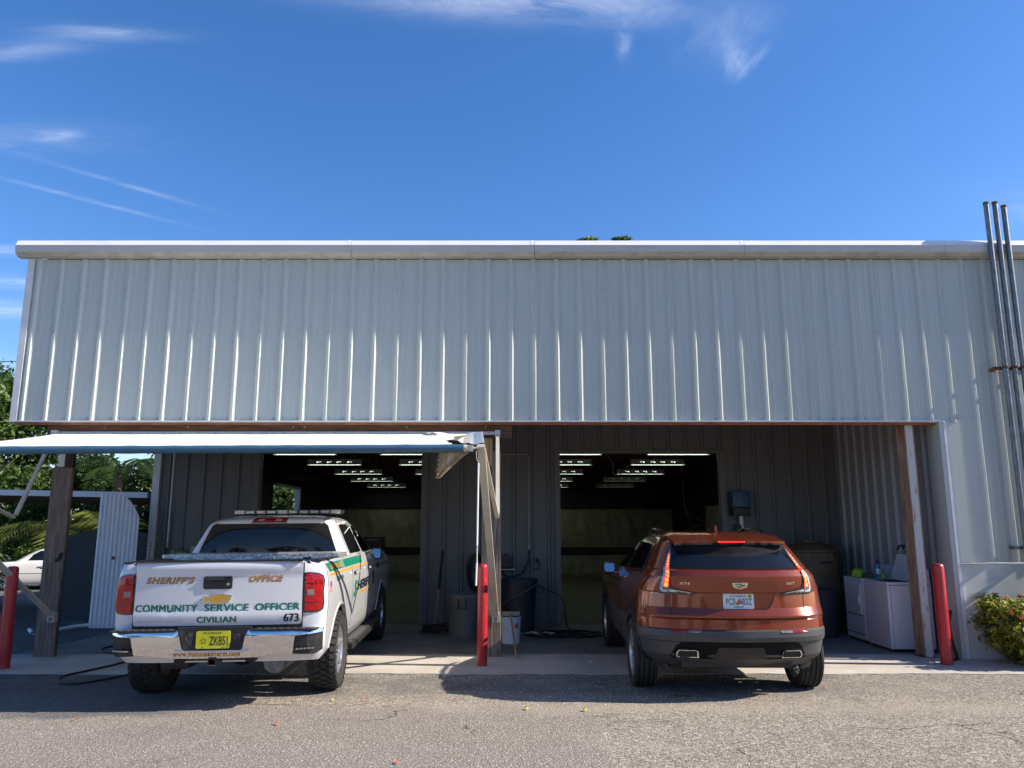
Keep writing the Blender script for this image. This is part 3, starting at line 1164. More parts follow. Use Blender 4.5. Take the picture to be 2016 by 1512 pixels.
# roof and the upper side sheet
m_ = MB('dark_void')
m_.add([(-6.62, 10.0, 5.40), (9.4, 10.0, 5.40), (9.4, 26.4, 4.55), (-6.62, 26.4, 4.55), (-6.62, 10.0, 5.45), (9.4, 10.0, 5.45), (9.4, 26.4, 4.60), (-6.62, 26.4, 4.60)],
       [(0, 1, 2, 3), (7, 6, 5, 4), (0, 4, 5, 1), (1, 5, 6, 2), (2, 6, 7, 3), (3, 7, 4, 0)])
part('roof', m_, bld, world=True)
m_ = ribbed(MB('white_siding'), 10.26, 26.3, 3.0, 4.62, lambda u, v, d: (-6.585 - d, u, v), 'white_siding')
part('side_siding', m_, bld, world=True)
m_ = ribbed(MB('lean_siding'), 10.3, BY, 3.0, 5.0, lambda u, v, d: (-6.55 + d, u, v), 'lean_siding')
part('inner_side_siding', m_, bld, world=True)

# back wall of the lean-to with the two bays
D1, D2, DT = (-4.39, -1.54), (.81, 3.62), 2.88
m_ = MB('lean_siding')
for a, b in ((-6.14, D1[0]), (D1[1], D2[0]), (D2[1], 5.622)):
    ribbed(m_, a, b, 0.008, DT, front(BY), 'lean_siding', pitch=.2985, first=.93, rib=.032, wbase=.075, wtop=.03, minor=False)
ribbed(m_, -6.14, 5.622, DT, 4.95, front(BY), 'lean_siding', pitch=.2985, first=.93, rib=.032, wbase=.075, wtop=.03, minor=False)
for xx in np.arange(-6.0, 5.6, .2985):
    for zz in (.9, 2.1, 2.5):
        if not (D1[0] - .1 < xx < D1[1] + .1 or D2[0] - .1 < xx < D2[1] + .1):
            m_.lathe([(.008, BY), (.008, BY - .005), (.001, BY - .007)], n=6, c=(xx, 0, zz), axis='y', m='seam_dark')
part('bay_wall', m_, bld, world=True)
for (a, b) in (D1, D2):
    m_ = MB('lean_siding')
    m_.box(a - .07, a + .02, BY - .05, BY + .15, .008, DT + .06)
    m_.box(b - .02, b + .07, BY - .05, BY + .15, .008, DT + .06)
    m_.box(a + .0205, b - .0205, BY - .049, BY + .15, DT, DT + .06)
    part('bay_frame', m_, bld, world=True)
m_ = MB('trim_white')
m_.box(-6.20, -6.08, BY - .06, BY + .02, .0, 4.9)
m_.box(-6.20, -6.18, BY + .021, BY + .3, .0, 4.9)
letters(m_, 'CERTIFIED', 0, 0, .62, .035, lambda u, v, d: (-6.12 - v, BY - .06 - d, .75 + u), .003, 'grey_bin')
part('end_post', m_, bld, world=True, label='white end post with faint grey lettering running up it')
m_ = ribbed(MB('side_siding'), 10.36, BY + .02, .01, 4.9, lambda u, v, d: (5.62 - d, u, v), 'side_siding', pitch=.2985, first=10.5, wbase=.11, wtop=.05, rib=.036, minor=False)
m_.box(5.625, 5.66, 10.36, BY + .5, 0, 4.95, 'dark_void')
part('right_siding', m_, bld, world=True)

# inside of the workshop
IX0, IX1, FW = -6.15, 5.62, 26.0
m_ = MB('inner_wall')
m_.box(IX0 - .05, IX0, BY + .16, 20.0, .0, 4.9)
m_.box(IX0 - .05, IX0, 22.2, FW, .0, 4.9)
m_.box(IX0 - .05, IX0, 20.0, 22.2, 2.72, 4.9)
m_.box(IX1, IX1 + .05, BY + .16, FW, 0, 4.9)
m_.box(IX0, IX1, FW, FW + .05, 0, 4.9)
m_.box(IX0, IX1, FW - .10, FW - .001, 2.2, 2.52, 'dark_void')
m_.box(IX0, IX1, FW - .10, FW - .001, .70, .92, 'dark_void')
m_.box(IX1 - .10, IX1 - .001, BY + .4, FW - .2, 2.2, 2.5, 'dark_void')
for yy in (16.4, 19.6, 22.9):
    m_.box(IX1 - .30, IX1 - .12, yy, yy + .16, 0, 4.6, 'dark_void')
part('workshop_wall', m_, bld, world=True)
m_ = MB('insulation')


def quilt(mb, x0, x1, z0, z1, seed):
    r = random.Random(seed)
    nx_, nz_ = int((x1 - x0) / .09), max(4, int((z1 - z0) / .09))
    ph = [r.uniform(0, 6) for _ in range(6)]
    vs = []
    for j in range(nz_ + 1):
        for i in range(nx_ + 1):
            u, v = x0 + (x1 - x0) * i / nx_, z0 + (z1 - z0) * j / nz_
            e = math.sin(math.pi * j / nz_)
            seam = min(abs(((u + 40) % 1.22) - .61) / .12, 1)
            d = .05 * e * (1 + .6 * math.sin(u * 9 + ph[0] + v * 2) + .5 * math.sin(u * 17 + v * 5 + ph[1]) + .4 * math.sin(u * 4.1 - v * 7 + ph[2])) * seam
            vs.append((u, FW - .02 - max(d, -.01), v))
    n = nx_ + 1
    mb.add(vs, [(j * n + i, j * n + i + 1, (j + 1) * n + i + 1, (j + 1) * n + i) for j in range(nz_) for i in range(nx_)])


quilt(m_, IX0, IX1 - .3, .93, 2.19, 3)
quilt(m_, IX0, IX1 - .3, .03, .69, 4)
part('insulation', m_, bld, world=True, smooth=80, label='wrinkled pale insulation blanket between dark rails at the back')
m_ = MB('wainscot')
m_.box(IX0, IX1, FW - .55, FW - .13, .008, .10)
m_.box(IX1 - .06, IX1 - .008, 18.2, 22.4, .9, 2.18, 'insulation')
part('wall_ledge', m_, bld, world=True)
m_ = MB('purlin')
for yy in (15.6, 17.9, 20.2, 22.6, 25.0):
    m_.box(IX0, IX1, yy, yy + .12, 3.35, 3.62)
for xx in (-3.1, -.2, 2.5):
    m_.box(xx, xx + .1, BY + .3, FW, 3.63, 3.85)
part('roof_purlins', m_, bld, world=True)
m_ = MB('trim_white')
m_.box(IX0 - .02, IX0 + .12, 22.05, 22.2, 0, 2.72)
m_.box(IX0 - .02, IX0 + .12, 20.0, 22.05, 2.66, 2.72)
part('side_door_frame', m_, bld, world=True)
m_ = MB('carport_under')
m_.lathe([(.22, 19.6), (.22, 22.4)], n=18, c=(IX0 + .4, 0, 3.05), axis='y')
part('shutter_roll', m_, bld, world=True, smooth=30)

# fluorescent strips hanging in the workshop
FIXZ = [3.02, 3.0, 2.96, 2.91, 2.85]
FIXY = [15.2, 17.6, 20.2, 22.6, 25.0]


def fixture(lit, name='strip_light'):
    t = thing(name, '', 'ceiling light', (0, 0, 0), group='fluorescent strip lights hanging in the workshop')
    mb = MB('fixture')
    L2 = .61
    mb.box(-L2, L2, -.035, .035, .10, .125)                       # spine
    z0, z1 = .0, .10
    for sy in (-1, 1):
        yb, yt = sy * .085, sy * .035
        cuts = [-L2, -.40, -.30, -.16, -.06, .06, .16, .30, .40, L2]

        def pt(u, v):
            return (u, yb + (yt - yb) * v, z0 + (z1 - z0) * v)
        mb.add([pt(-L2, 0), pt(L2, 0), pt(L2, .48), pt(-L2, .48)], [(0, 1, 2, 3)])
        mb.add([pt(-L2, .72), pt(L2, .72), pt(L2, 1), pt(-L2, 1)], [(0, 1, 2, 3)])
        for i in range(0, len(cuts) - 1, 2):
            mb.add([pt(cuts[i], .48), pt(cuts[i + 1], .48), pt(cuts[i + 1], .72), pt(cuts[i], .72)], [(0, 1, 2, 3)])
    for sx in (-L2, L2):
        mb.add([(sx, -.085, 0), (sx, .085, 0), (sx, .035, .10), (sx, -.035, .10)], [(0, 1, 2, 3)])
    part('housing', mb, t)
    for sy in (-.04, .04):
        tb = MB('tube_light' if lit else 'tube_off')
        tb.tube([(-.58, sy, .022), (.58, sy, .022)], .016, n=10)
        part('tube', tb, t, smooth=40)
    cb = MB('cable')
    for sx in (-.45, .45):
        cb.tube([(sx, 0, .10), (sx, 0, .55)], .004, n=5)
    part('hanger', cb, t)
    return t


fx_lit, fx_off = fixture(True), fixture(False)
used_fx = set()
ords = ['nearest', 'second', 'third', 'fourth', 'farthest']
rows = [(-4.05, 'leftmost row, in the left bay', (1, 1, 1, 1, 1)), (-1.95, "row cut by the left bay's right edge", (1, 1, 1, 1, 1)),
        (1.2, "row cut by the right bay's left edge", (1, 1, 1, 1, 1)), (3.32, 'rightmost row, in the right bay', (1, 1, 1, 0, 0))]
for X0, where, on in rows:
    for k in range(5):
        if where.startswith('row cut by the left bay') and k > 3:
            continue
        src = fx_lit if on[k] else fx_off
        lab = ('lit' if on[k] else 'dim') + ' strip light, ' + ords[k] + ' of the ' + where
        loc = (X0 + .04 * ((k * 7) % 3 - 1), FIXY[k], FIXZ[k])
        if src.name in used_fx:
            copy_thing(src, loc, lab)
        else:
            used_fx.add(src.name)
            src.location = loc
            src['label'] = lab
m_ = MB('cable')
for pts in ([(.9, 15.6, 3.3), (1.4, 15.7, 3.12), (1.55, 15.7, 3.2), (1.9, 15.8, 3.15), (2.1, 16, 2.9), (2.15, 16.4, 2.7), (2.4, 17.2, 2.75), (2.7, 17.6, 3.05)],
            [(2.3, 15.3, 3.2), (2.5, 15.6, 3.12), (2.9, 15.8, 3.1), (3.1, 16.6, 3.15), (3.2, 17.5, 3.1)],
            [(4.4, 20, 3.3), (4.42, 20, 2.2), (4.5, 20, 1.9), (5.0, 20.4, 1.75), (5.5, 20.8, 1.7)], [(4.5, 20.1, 1.5), (5.0, 20.4, 1.7), (5.5, 20.9, 1.55)]):
    m_.tube(pts, .009, n=5)
single('electric_cable', m_, 'thin electric cables looping between the strip lights of the right bay', 'cable', (2.3, 17, 3.2))

# ------------------------------------------------------------------ posts
m = MB('post_wood')
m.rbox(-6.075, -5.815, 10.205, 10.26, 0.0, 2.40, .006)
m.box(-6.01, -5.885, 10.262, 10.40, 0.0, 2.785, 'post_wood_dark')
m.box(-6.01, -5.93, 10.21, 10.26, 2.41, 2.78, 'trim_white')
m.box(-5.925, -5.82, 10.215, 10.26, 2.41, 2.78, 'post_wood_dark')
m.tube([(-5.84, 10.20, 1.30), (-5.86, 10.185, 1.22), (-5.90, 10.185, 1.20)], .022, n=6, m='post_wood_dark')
single('wooden_post', m, 'weathered grey timber post at left corner with the awning arm bolted on', 'post', (-5.94, 10.25, 0))
m = MB('post_wood')
m.rbox(-.395, -.275, 10.205, 10.33, 0.0, 2.50, .006)
m.rbox(-.273, -.145, 10.207, 10.33, 0.0, 2.62, .006)
m.box(-.38, -.26, 10.16, 10.203, 2.42, 2.784, 'fresh_wood')
single('wooden_post', m, 'brown timber post between the two bays behind the red bollard', 'post', (-.27, 10.27, 0))
m = MB('rusty_steel', 'rusty_steel_face')
m.box(5.222, 5.316, 10.16, 10.175, .008, 2.984, 'rusty_steel_face')
m.box(5.21, 5.2218, 10.159, 10.176, .008, 2.984, 'rusty_steel')
m.box(5.3162, 5.33, 10.159, 10.176, .008, 2.984, 'rusty_steel')
m.box(5.20, 5.34, 10.36, 10.375, .008, 2.984, 'rusty_steel')
m.box(5.255, 5.271, 10.1762, 10.359, .008, 2.984, 'rusty_steel')
m.box(5.18, 5.36, 10.14, 10.395, -.01, .014, 'rust')
single('steel_post', m, 'rusty white steel I-beam post in front of the washing machine', 'post', (5.26, 10.27, 0))


def bollard(x, y, h, r, lab, lean=(0, 0)):
    mb = MB('red_paint')
    prof = [(r * 1.0, -.02), (r, h - .05), (r * .97, h - .03), (r * .86, h - .014), (r * .6, h - .004), (.001, h)]
    mb.lathe([(a, b) for a, b in prof], n=28)
    mb.v = [(px + lean[0] * pz, py + lean[1] * pz, pz) for px, py, pz in mb.v]
    mb.v = [(px + x, py + y, pz) for px, py, pz in mb.v]
    return single('bollard', mb, lab, 'bollard', (x, y, 0), smooth=40, group='red steel bollards along the concrete apron')


bollard(-.355, 9.60, 1.19, .062, 'bright red bollard in front of the middle timber post')
bollard(5.21, 9.66, 1.19, .068, 'red bollard beside the washing machine and rusty steel post')
bollard(-5.93, 9.42, 1.17, .066, 'tall red bollard crossed by the awning arm by the left timber post', lean=(-.02, 0))
bollard(-6.62, 10.35, .52, .07, 'short dark red bollard half hidden at the left picture edge')

# galvanised pipes by the right end
for i, (xx, top) in enumerate(((6.455, 5.975), (6.575, 5.98), (6.69, 5.93))):
    m = MB('galvanised')
    m.tube([(xx, 9.86, 0), (xx, 9.86, top - .03)], .034, n=18, cap=False)
    m.tube([(xx, 9.86, top - .03), (xx, 9.86, top)], .038, n=18, m='rust')
    single('steel_pipe', m, ('left', 'middle', 'right')[i] + ' of three tall galvanised pipes at the right end of the siding', 'pipe', (xx, 9.86, 0), smooth=40,
           group='galvanised pipes rising past the gutter')
for zz, nm in ((3.68, 'rusty clamp rail holding the three pipes halfway up the siding'), (1.37, 'grey clamp rail holding the three pipes near the stucco base')):
    m = MB('rust' if zz > 2 else 'galvanised')
    m.box(6.33, 6.86, 9.90, 9.94, zz - .02, zz + .02)
    m.box(6.36, 6.40, 9.94, FY + .005, zz - .02, zz + .02)
    m.box(6.78, 6.82, 9.94, FY + .005, zz - .02, zz + .02)
    for xx in (6.455, 6.575, 6.69):
        m.lathe([(.040, zz - .014), (.044, zz - .014), (.044, zz + .014), (.040, zz + .014)], n=18, c=(xx, 9.86, 0))
        m.box(xx - .008, xx + .008, 9.80, 9.818, zz - .014, zz + .014)
    single('pipe_clamp', m, nm, 'pipe clamp', (6.58, 9.92, zz))

# ------------------------------------------------------------------ awning
aw = thing('awning', 'roll-out awning with white cloth and blue roller over the left bay', 'awning', (-3.1, 10.1, 2.8))
m = MB('awning_arm')
m.box(-6.03, -.17, 10.10, 10.135, 2.825, 2.865)
for k in range(26):
    m.lathe([(.006, 10.10), (.006, 10.096), (.001, 10.095)], n=6, c=(-5.95 + k * .226, 0, 2.85), axis='y', m='seam_dark')
part('rail', m, aw, world=True)
RY, RZL, RZR = 7.5, 2.365, 2.388
m = MB('awning_white')
nu, nv = 90, 16
vs = []
for j in range(nv + 1):
    v = j / nv
    for i in range(nu + 1):
        u = i / nu
        xr = -.60 - .14 * math.sin(math.pi * min(v * 1.1, 1)) + .05 * math.sin(v * 23) * (1 - v)
        X_ = -6.0 - .14 * v + (xr + 6.0 + .14 * v) * u
        zr = 2.838 + (RZL + (RZR - RZL) * u + .038 - 2.838) * v
        z = zr - .05 * math.sin(math.pi * v) * (1 - .3 * math.sin(u * 21)) * (1 if u < .95 else .6) + .010 * math.sin(u * 60 + v * 4) * math.sin(math.pi * v)
        vs.append((X_, 10.10 + (RY - 10.10) * v, z))
n = nu + 1
m.add(vs, [(j * n + i, j * n + i + 1, (j + 1) * n + i + 1, (j + 1) * n + i) for j in range(nv) for i in range(nu)])
part('cloth', m, aw, world=True, smooth=60)
m = MB('awning_white')                       # torn strip still hanging from the rail at the right end
vs = []
for i in range(17):
    u = i / 16
    x_ = -1.12 + .74 * u
    dpt = .02 + .15 * smooth01(u * 1.15) + .012 * math.sin(u * 31)
    yy = 10.06 - .05 * math.sin(u * 9) - (.10 * max(0, u - .85) / .15)
    for j in range(4):
        v = j / 3
        vs.append((x_ + .03 * v * (u > .9), yy - .16 * v, 2.846 - dpt * v))
m.add(vs, [(i * 4 + j, (i + 1) * 4 + j, (i + 1) * 4 + j + 1, i * 4 + j + 1) for i in range(16) for j in range(3)])
part('torn_strip', m, aw, world=True, smooth=70)
m = MB('awning_blue')
pts = [(-6.15 + 5.68 * i / 40, RY + .004 * math.sin(i * 1.7), RZL + (RZR - RZL) * i / 40) for i in range(41)]
m.tube(pts, [.039 + .0018 * math.sin(i * 2.3) for i in range(41)], n=20)
part('roller', m, aw, world=True, smooth=40)
m = MB('awning_arm')
m.tube([(-.47, RY, RZR), (-.44, RY, RZR)], .036, n=16)
m.tube([(-.44, RY, RZR), (-.405, RY, RZR)], .030, n=12)
m.box(-.415, -.38, RY - .03, RY + .03, RZR - .03, RZR + .03)
m.tube([(-.38, RY, RZR), (-.30, RY, RZR + .012)], .012, n=8)
part('roller_end', m, aw, world=True, smooth=40)
m = MB('awning_beige')
nu, nv = 14, 12
top0, top1, tip = (-.705, 2.362), (-.405, 2.362), (-.735, 2.10)
vs = []
for j in range(nv + 1):
    v = j / nv
    l_ = top0[0] + (tip[0] - top0[0]) * v + .012 * math.sin(j * 2.9)
    r_ = top1[0] + (tip[0] + .03 - top1[0]) * v
    for i in range(nu + 1):
        u = i / nu
        vs.append((l_ + (r_ - l_) * u, RY + .03 - .02 * v + .012 * math.sin(u * 11 + v * 3), top0[1] + (tip[1] - top0[1]) * v - .008 * math.sin(i * 2.1) * (v > .1)))
n = nu + 1
m.add(vs, [(j * n + i, j * n + i + 1, (j + 1) * n + i + 1, (j + 1) * n + i) for j in range(nv) for i in range(nu)])
r_ = random.Random(4)
for k in range(34):                         # frayed threads
    v = r_.random()
    x_ = -.705 - .03 * v
    z_ = 2.362 - .262 * v
    m.tube([(x_ + .01, RY + .01, z_), (x_ - r_.uniform(.005, .025), RY + .005, z_ - r_.uniform(.0, .03))], .0012, n=3)
for k in range(4):
    a = r_.uniform(.1, .6)
    x_ = -.70 + .2 * r_.random()
    m.tube([(x_, RY - .004, 2.35), (x_ - .01 + .03 * r_.random(), RY - .006, 2.35 - .09), (x_ - .03 * r_.random(), RY - .006, 2.35 - .16 * a - .05)], .0014, n=3, m='trim_white')
part('torn_flap', m, aw, world=True, smooth=70, label='frayed beige flap of torn cloth hanging under the roller')


def aw_arm(x_top, x_bot, xe, ye, zr, xr):
    mb = MB('awning_arm')
    mb.bar((x_top, RY + .02, zr + .03), (x_bot, 10.14, .52), .075, .035, up=(0, .6, .8))
    mb.box(x_bot - .045, x_bot + .045, 10.12, 10.20, .44, .56)
    mb.box(x_bot - .02, x_bot + .02, 10.11, 10.125, .45, .50, 'galvanised')
    part('support_arm', mb, aw, world=True)
    mb = MB('awning_arm')
    mb.bar((xr, 10.09, 2.83), (xe, ye, 1.77), .045, .030, up=(0, 1, .3))
    mb.bar((x_top + .02, RY + .06, zr), (xe - .005, ye - .02, 1.74), .045, .030, 'awning_arm', up=(0, 1, .3))
    mb.box(xr - .035, xr + .035, 10.06, 10.137, 2.80, 2.88, 'awning_arm')
    part('rafter_arm', mb, aw, world=True)


aw_arm(-.305, -.205, -.165, 9.0, RZR, -.19)
aw_arm(-6.20, -5.85, -5.98, 9.4, RZL, -6.03)
m = MB('white_plastic')
m.tube([(-.352, RY - .02, 2.36), (-.345, RY - .03, 2.28), (-.325, RY - .03, 2.24)], .008, n=6, m='black_plastic')
m.tube([(-.325, RY - .03, 2.24), (-.332, RY - .03, 1.46)], .0085, n=8)
m.tube([(-.332, RY - .03, 1.46), (-.333, RY - .03, 1.30)], .0065, n=8, m='awning_arm')
m.tube([(-.333, RY - .03, 1.30), (-.340, RY - .03, 1.09)], .0085, n=8)
part('pull_rod', m, aw, world=True, smooth=40)

# ------------------------------------------------------------------ white pickup
trk = thing('pickup_truck', 'white pickup truck with green and gold lettering, bed toolbox and roof light bar', 'pickup truck',
            (-2.75, 8.25, 0), (0, R(-.55), R(2.4)))
A = Shell([(.40, -.76, 4.2, .90, .12, .3), (.46, -.79, 4.3, .945, .12, .3), (.60, -.83, 4.42, .965, .12, .3), (.75, -.855, 4.5, .974, .12, .35), (.95, -.865, 4.5, .985, .13, .35),
           (1.05, -.865, 4.5, .983, .13, .35), (1.12, -.865, 4.48, .974, .13, .35), (1.17, -.862, 4.42, .968, .13, .4), (1.22, -.858, 4.2, .958, .13, .4), (1.285, -.845, 3.9, .938, .13, .4),
           (1.305, -.83, 3.3, .915, .13, .4)], p=3.6)
m = A.build(MB('truck_white'), [.40, .46, .53, .60, .68, .75, .85, .95, 1.0, 1.05, 1.12, 1.17, 1.22, 1.285, 1.305], 'truck_white')
body = part('body', m, trk, smooth=35)
cut = []
for yc in (0, 3.45):
    for sx in (-1, 1):
        c = MB('truck_white')
        c.lathe([(.455, sx * .5), (.455, sx * 1.3)], n=48, axis='x', c=(0, yc, .385))
        cut.append(c)
cb = MB('truck_white')
cb.box(-.80, .80, -.80, .66, .80, 1.6)
cut.append(cb)


def in_well(c, n):
    for yc in (0, 3.45):
        d = math.hypot(c.y - yc, c.z - .385)
        if d < .458 and abs(c.x) < .975 and (abs(abs(c.x) - .5) < .01 or abs(d - .455) < .006):
            return True
    return abs(c.x) < .81 and -.81 < c.y < .67 and c.z < 1.30 and c.z > .79 and (abs(abs(c.x) - .8) < .004 or abs(c.z - .8) < .004 or abs(c.y + .8) < .004 or abs(c.y - .66) < .004)


carve(body, cut, 'black_plastic', in_well)

Bc = Shell([(1.27, .70, 3.30, .915, .16, .5), (1.33, .704, 3.1, .89, .17, .5), (1.41, .708, 2.95, .85, .18, .5), (1.50, .718, 2.75, .805, .19, .45), (1.58, .730, 2.55, .765, .20, .45), (1.66, .748, 2.35, .725, .22, .4), (1.70, .785, 2.25, .695, .26, .4),
            (1.735, .92, 2.1, .63, .30, .4), (1.757, 1.10, 2.0, .52, .30, .4), (1.768, 1.25, 1.85, .36, .25, .3)], p=3.)
m = Bc.build(MB('truck_white'), [1.27, 1.30, 1.33, 1.38, 1.44, 1.50, 1.56, 1.62, 1.66, 1.70, 1.72, 1.735, 1.757, 1.768], 'truck_white')
cab = part('cab', m, trk, smooth=40)
m = MB('glass_dark')
m.patch([(-.775, 1.30), (-.79, 1.315), (-.665, 1.64), (-.63, 1.668), (.63, 1.668), (.665, 1.64), (.79, 1.315), (.775, 1.30)], Bc.rear, .009, .02, .03)
part('rear_window', m, cab, smooth=50)
m = MB('black_plastic')
for sx in (-1, 1):
    m.patch([(sx * .625, 1.672), (sx * .61, 1.735), (sx * .59, 1.74), (sx * .60, 1.672)], Bc.rear, .006, .02, .03)
part('roof_seam', m, cab)
m = MB('red_lens')
m.patch([(-.20, 1.682), (-.185, 1.737), (.185, 1.737), (.20, 1.682)], Bc.rear, .018, .04, .011, 'black_gloss')
m.patch([(-.185, 1.688), (-.172, 1.731), (.172, 1.731), (.185, 1.688)], Bc.rear, .023, .01, .010, 'red_lens')
for sx in (-1, 1):
    m.patch([(sx * .065, 1.698), (sx * .062, 1.722), (sx * .13, 1.722), (sx * .14, 1.698)], Bc.rear, .027, .008, .008, 'clear_lens')
part('high_brake_light', m, cab)
for sx in (1, -1):
    fs = lambda y, z, o, sx=sx: Bc.side(y, z, o, sx)
    m = MB('glass_dark')
    m.patch([(.98, 1.315), (1.08, 1.63), (1.16, 1.655), (1.72, 1.655), (1.78, 1.63), (1.80, 1.315)], fs, .004, .02, .08)
    m.patch([(1.90, 1.315), (1.87, 1.63), (1.92, 1.655), (2.16, 1.63), (2.62, 1.32), (2.6, 1.31)], fs, .004, .02, .08)
    part('side_window', m, cab, smooth=50)
    m = MB('black_plastic')
    m.patch([(.78, 1.286), (.78, 1.302), (2.95, 1.302), (2.95, 1.286)], fs, .006, .02, .2)
    part('window_trim', m, cab)

# light bar and toolbox are bolted on
m = MB('smoke_lens', 'clear_lens', 'black_plastic')
lb0, lb1 = -.665, .665
m.rbox(lb0, lb1, 1.62, 1.88, 1.778, 1.789, .004, 'black_plastic')
for i in range(10):
    a, b = lb0 + .133 * i + .004, lb0 + .133 * (i + 1) - .004
    mt = 'clear_lens' if i in (0, 4, 9) else 'smoke_lens'
    m.rbox(a, b, 1.60, 1.90, 1.789, 1.838, .010, mt)
    m.box(a + .018, b - .018, 1.594, 1.602, 1.80, 1.826, 'clear_lens' if mt == 'smoke_lens' else 'silver')
for sx in (-.45, .45):
    m.box(sx - .04, sx + .04, 1.68, 1.82, 1.745, 1.778, 'black_plastic')
part('light_bar', m, trk)
m = MB('diamond_plate')
m.box(-.76, .76, .14, .56, .86, 1.268)
m.rbox(-.925, .925, .10, .60, 1.290, 1.352, .006)
m.rbox(-.90, .90, .115, .58, 1.255, 1.289, .004, 'diamond_plate')
m.box(.55, .63, .092, .10, 1.29, 1.312, 'black_plastic')
m.box(-.20, .02, .093, .10, 1.292, 1.304, 'white_plastic')
part('toolbox', m, trk, label='chrome diamond plate toolbox across the bed')
m = MB('black_plastic')
for sx in (-1, 1):
    m.rbox(sx * .87 - .05, sx * .87 + .05, -.80, .66, 1.300, 1.316, .006)
part('bed_rail', m, trk)


def tg(x, z, off=0):
    pr = np.interp(z, [.74, .80, .838, .862, 1.0, 1.19, 1.225, 1.295, 1.315], [-.006, .010, .018, .004, .0, -.004, .012, .018, -.006])
    return (x, -.880 - float(pr) + .035 * (x / .77) ** 2 - off, z)


m = MB('truck_white')
m.patch(rrect(-.765, .765, .742, 1.315, .018, 3), tg, .02, .05, .035)
tgo = part('tailgate', m, trk, smooth=50)
m = MB('black_plastic')
m.box(-.775, .775, -.862, -.83, .72, 1.30)
m.rbox(-.77, .77, -.905, -.84, 1.313, 1.326, .005)
m.patch([(-.765, .705), (.765, .705), (.765, .741), (-.765, .741)], tg, .0, .03, .2)
part('tailgate_seal', m, trk)
m = MB('black_plastic')
m.patch(rrect(-.135, .128, 1.068, 1.182, .018), tg, .030, .02, .05)
m.patch(rrect(-.128, .121, 1.150, 1.176, .01), tg, .036, .01, .05, 'black_gloss')
m.patch(rrect(-.075, .065, 1.088, 1.142, .008), tg, .0315, .002, .05, 'dark_void')
m.lathe([(.012, -.915), (.012, -.922), (.001, -.923)], n=14, c=(.095, 0, 1.112), axis='y', m='silver')
part('handle', m, tgo)
m = MB('chrome')
bow = [(-.142, .952), (-.048, .952), (-.048, .934), (.044, .934), (.048, .952), (.118, .952), (.142, 1.008), (.048, 1.008), (.048, 1.028), (-.044, 1.028), (-.048, 1.008), (-.112, 1.008)]
bow = [(x - .005, z) for x, z in bow]
m.patch(bow, tg, .032, .014, .05)
cx_ = sum(p[0] for p in bow) / len(bow)
ins = [(-.118, .960), (-.040, .960), (-.040, .942), (.038, .942), (.041, .960), (.110, .960), (.124, 1.000), (.041, 1.000), (.041, 1.020), (-.038, 1.020), (-.041, 1.000), (-.104, 1.000)]
m.patch([(x - .005, z) for x, z in ins], tg, .036, .006, .05, 'badge_gold')
part('emblem', m, tgo)
m = MB('gold_decal', 'dark_decal', 'green_decal')
for s_, x0, z0, w_, h_ in (("SHERIFF'S", -.665, 1.122, .445, .056), ('OFFICE', .282, 1.130, .305, .056)):
    letters(m, s_, x0 - .004, z0 - .004, w_ + .008, h_ + .008, tg, .0215, 'dark_decal', bold=.055, shear=.28, space=1.16)
    letters(m, s_, x0, z0, w_, h_, tg, .0230, 'gold_decal', bold=.03, shear=.28, space=1.16)
letters(m, 'COMMUNITY', -.752, .864, .575, .068, tg, .0222, 'green_decal', fat=.0038, space=1.06)
letters(m, 'SERVICE', -.115, .866, .405, .068, tg, .0222, 'green_decal', fat=.0038, space=1.06)
letters(m, 'OFFICER', .345, .868, .407, .068, tg, .0222, 'green_decal', fat=.0038, space=1.06)
letters(m, 'CIVILIAN', -.178, .768, .36, .056, tg, .0222, 'green_decal', fat=.0032, space=1.06)
letters(m, '673', .605, .766, .140, .074, tg, .0222, 'dark_decal', fat=.0036)
part('lettering', m, tgo, recalc=False)
m = MB('silver')
letters(m, 'SILVERADO', -.715, .776, .41, .020, tg, .026, 'silver', bold=.02, space=1.25)
part('badge', m, tgo, recalc=False)


def bp_(x, z, off=0):
    a = abs(x)
    return (x, -1.0 + .05 * (a / .9) ** 2 + .10 * max(0, (a - .80) / .15) ** 2 + .05 * max(0, (.70 - z) / .24) ** 2 + .02 * max(0, (z - .66) / .05) ** 2 - off, z)


m = MB('chrome')
hb = [(.31, .705), (.325, .70)]
right_ = [(.315, .708), (.955, .708), (.962, .69), (.955, .668), (.735, .652), (.712, .492), (.44, .478), (.40, .466), (.18, .462)]
left_ = [(-x, z) for x, z in reversed(right_)]
notch = [(-.292, .65), (-.272, .552), (-.252, .535), (.252, .535), (.272, .552), (.292, .65)]
m.patch(right_ + left_ + notch, bp_, 0, .09, .05)
bmp = part('bumper', m, trk, smooth=50)
m = MB('black_plastic')
for sx in (-1, 1):
    m.patch([(sx * x, z) for x, z in [(.738, .650), (.955, .664), (.945, .50), (.90, .475), (.715, .488)]], bp_, -.03, .06, .06)
    m.patch([(sx * x, z) for x, z in [(.722, .530), (.935, .530), (.92, .50), (.90, .477), (.714, .489)]], bp_, .004, .05, .06)
    for k in range(5):
        m.box(sx * (.76 + .032 * k) - .009, sx * (.76 + .032 * k) + .009, -.985 + .012 * k, -.94 + .012 * k, .531, .540, 'silver')
    m.box(min(sx * .33, sx * .93), max(sx * .33, sx * .93), -.985, -.86, .700, .7125)
    for k in range(8):
        m.box(sx * (.40 + .064 * k) - .02, sx * (.40 + .064 * k) + .02, -.97, -.90, .713, .719, 'grey_cladding')
part('step_pad', m, bmp)
m = MB('dark_void')
m.box(-.33, .33, -.945, -.90, .52, .735, 'black_plastic')
m.box(-.33, .33, -.99, -.946, .520, .534, 'silver')
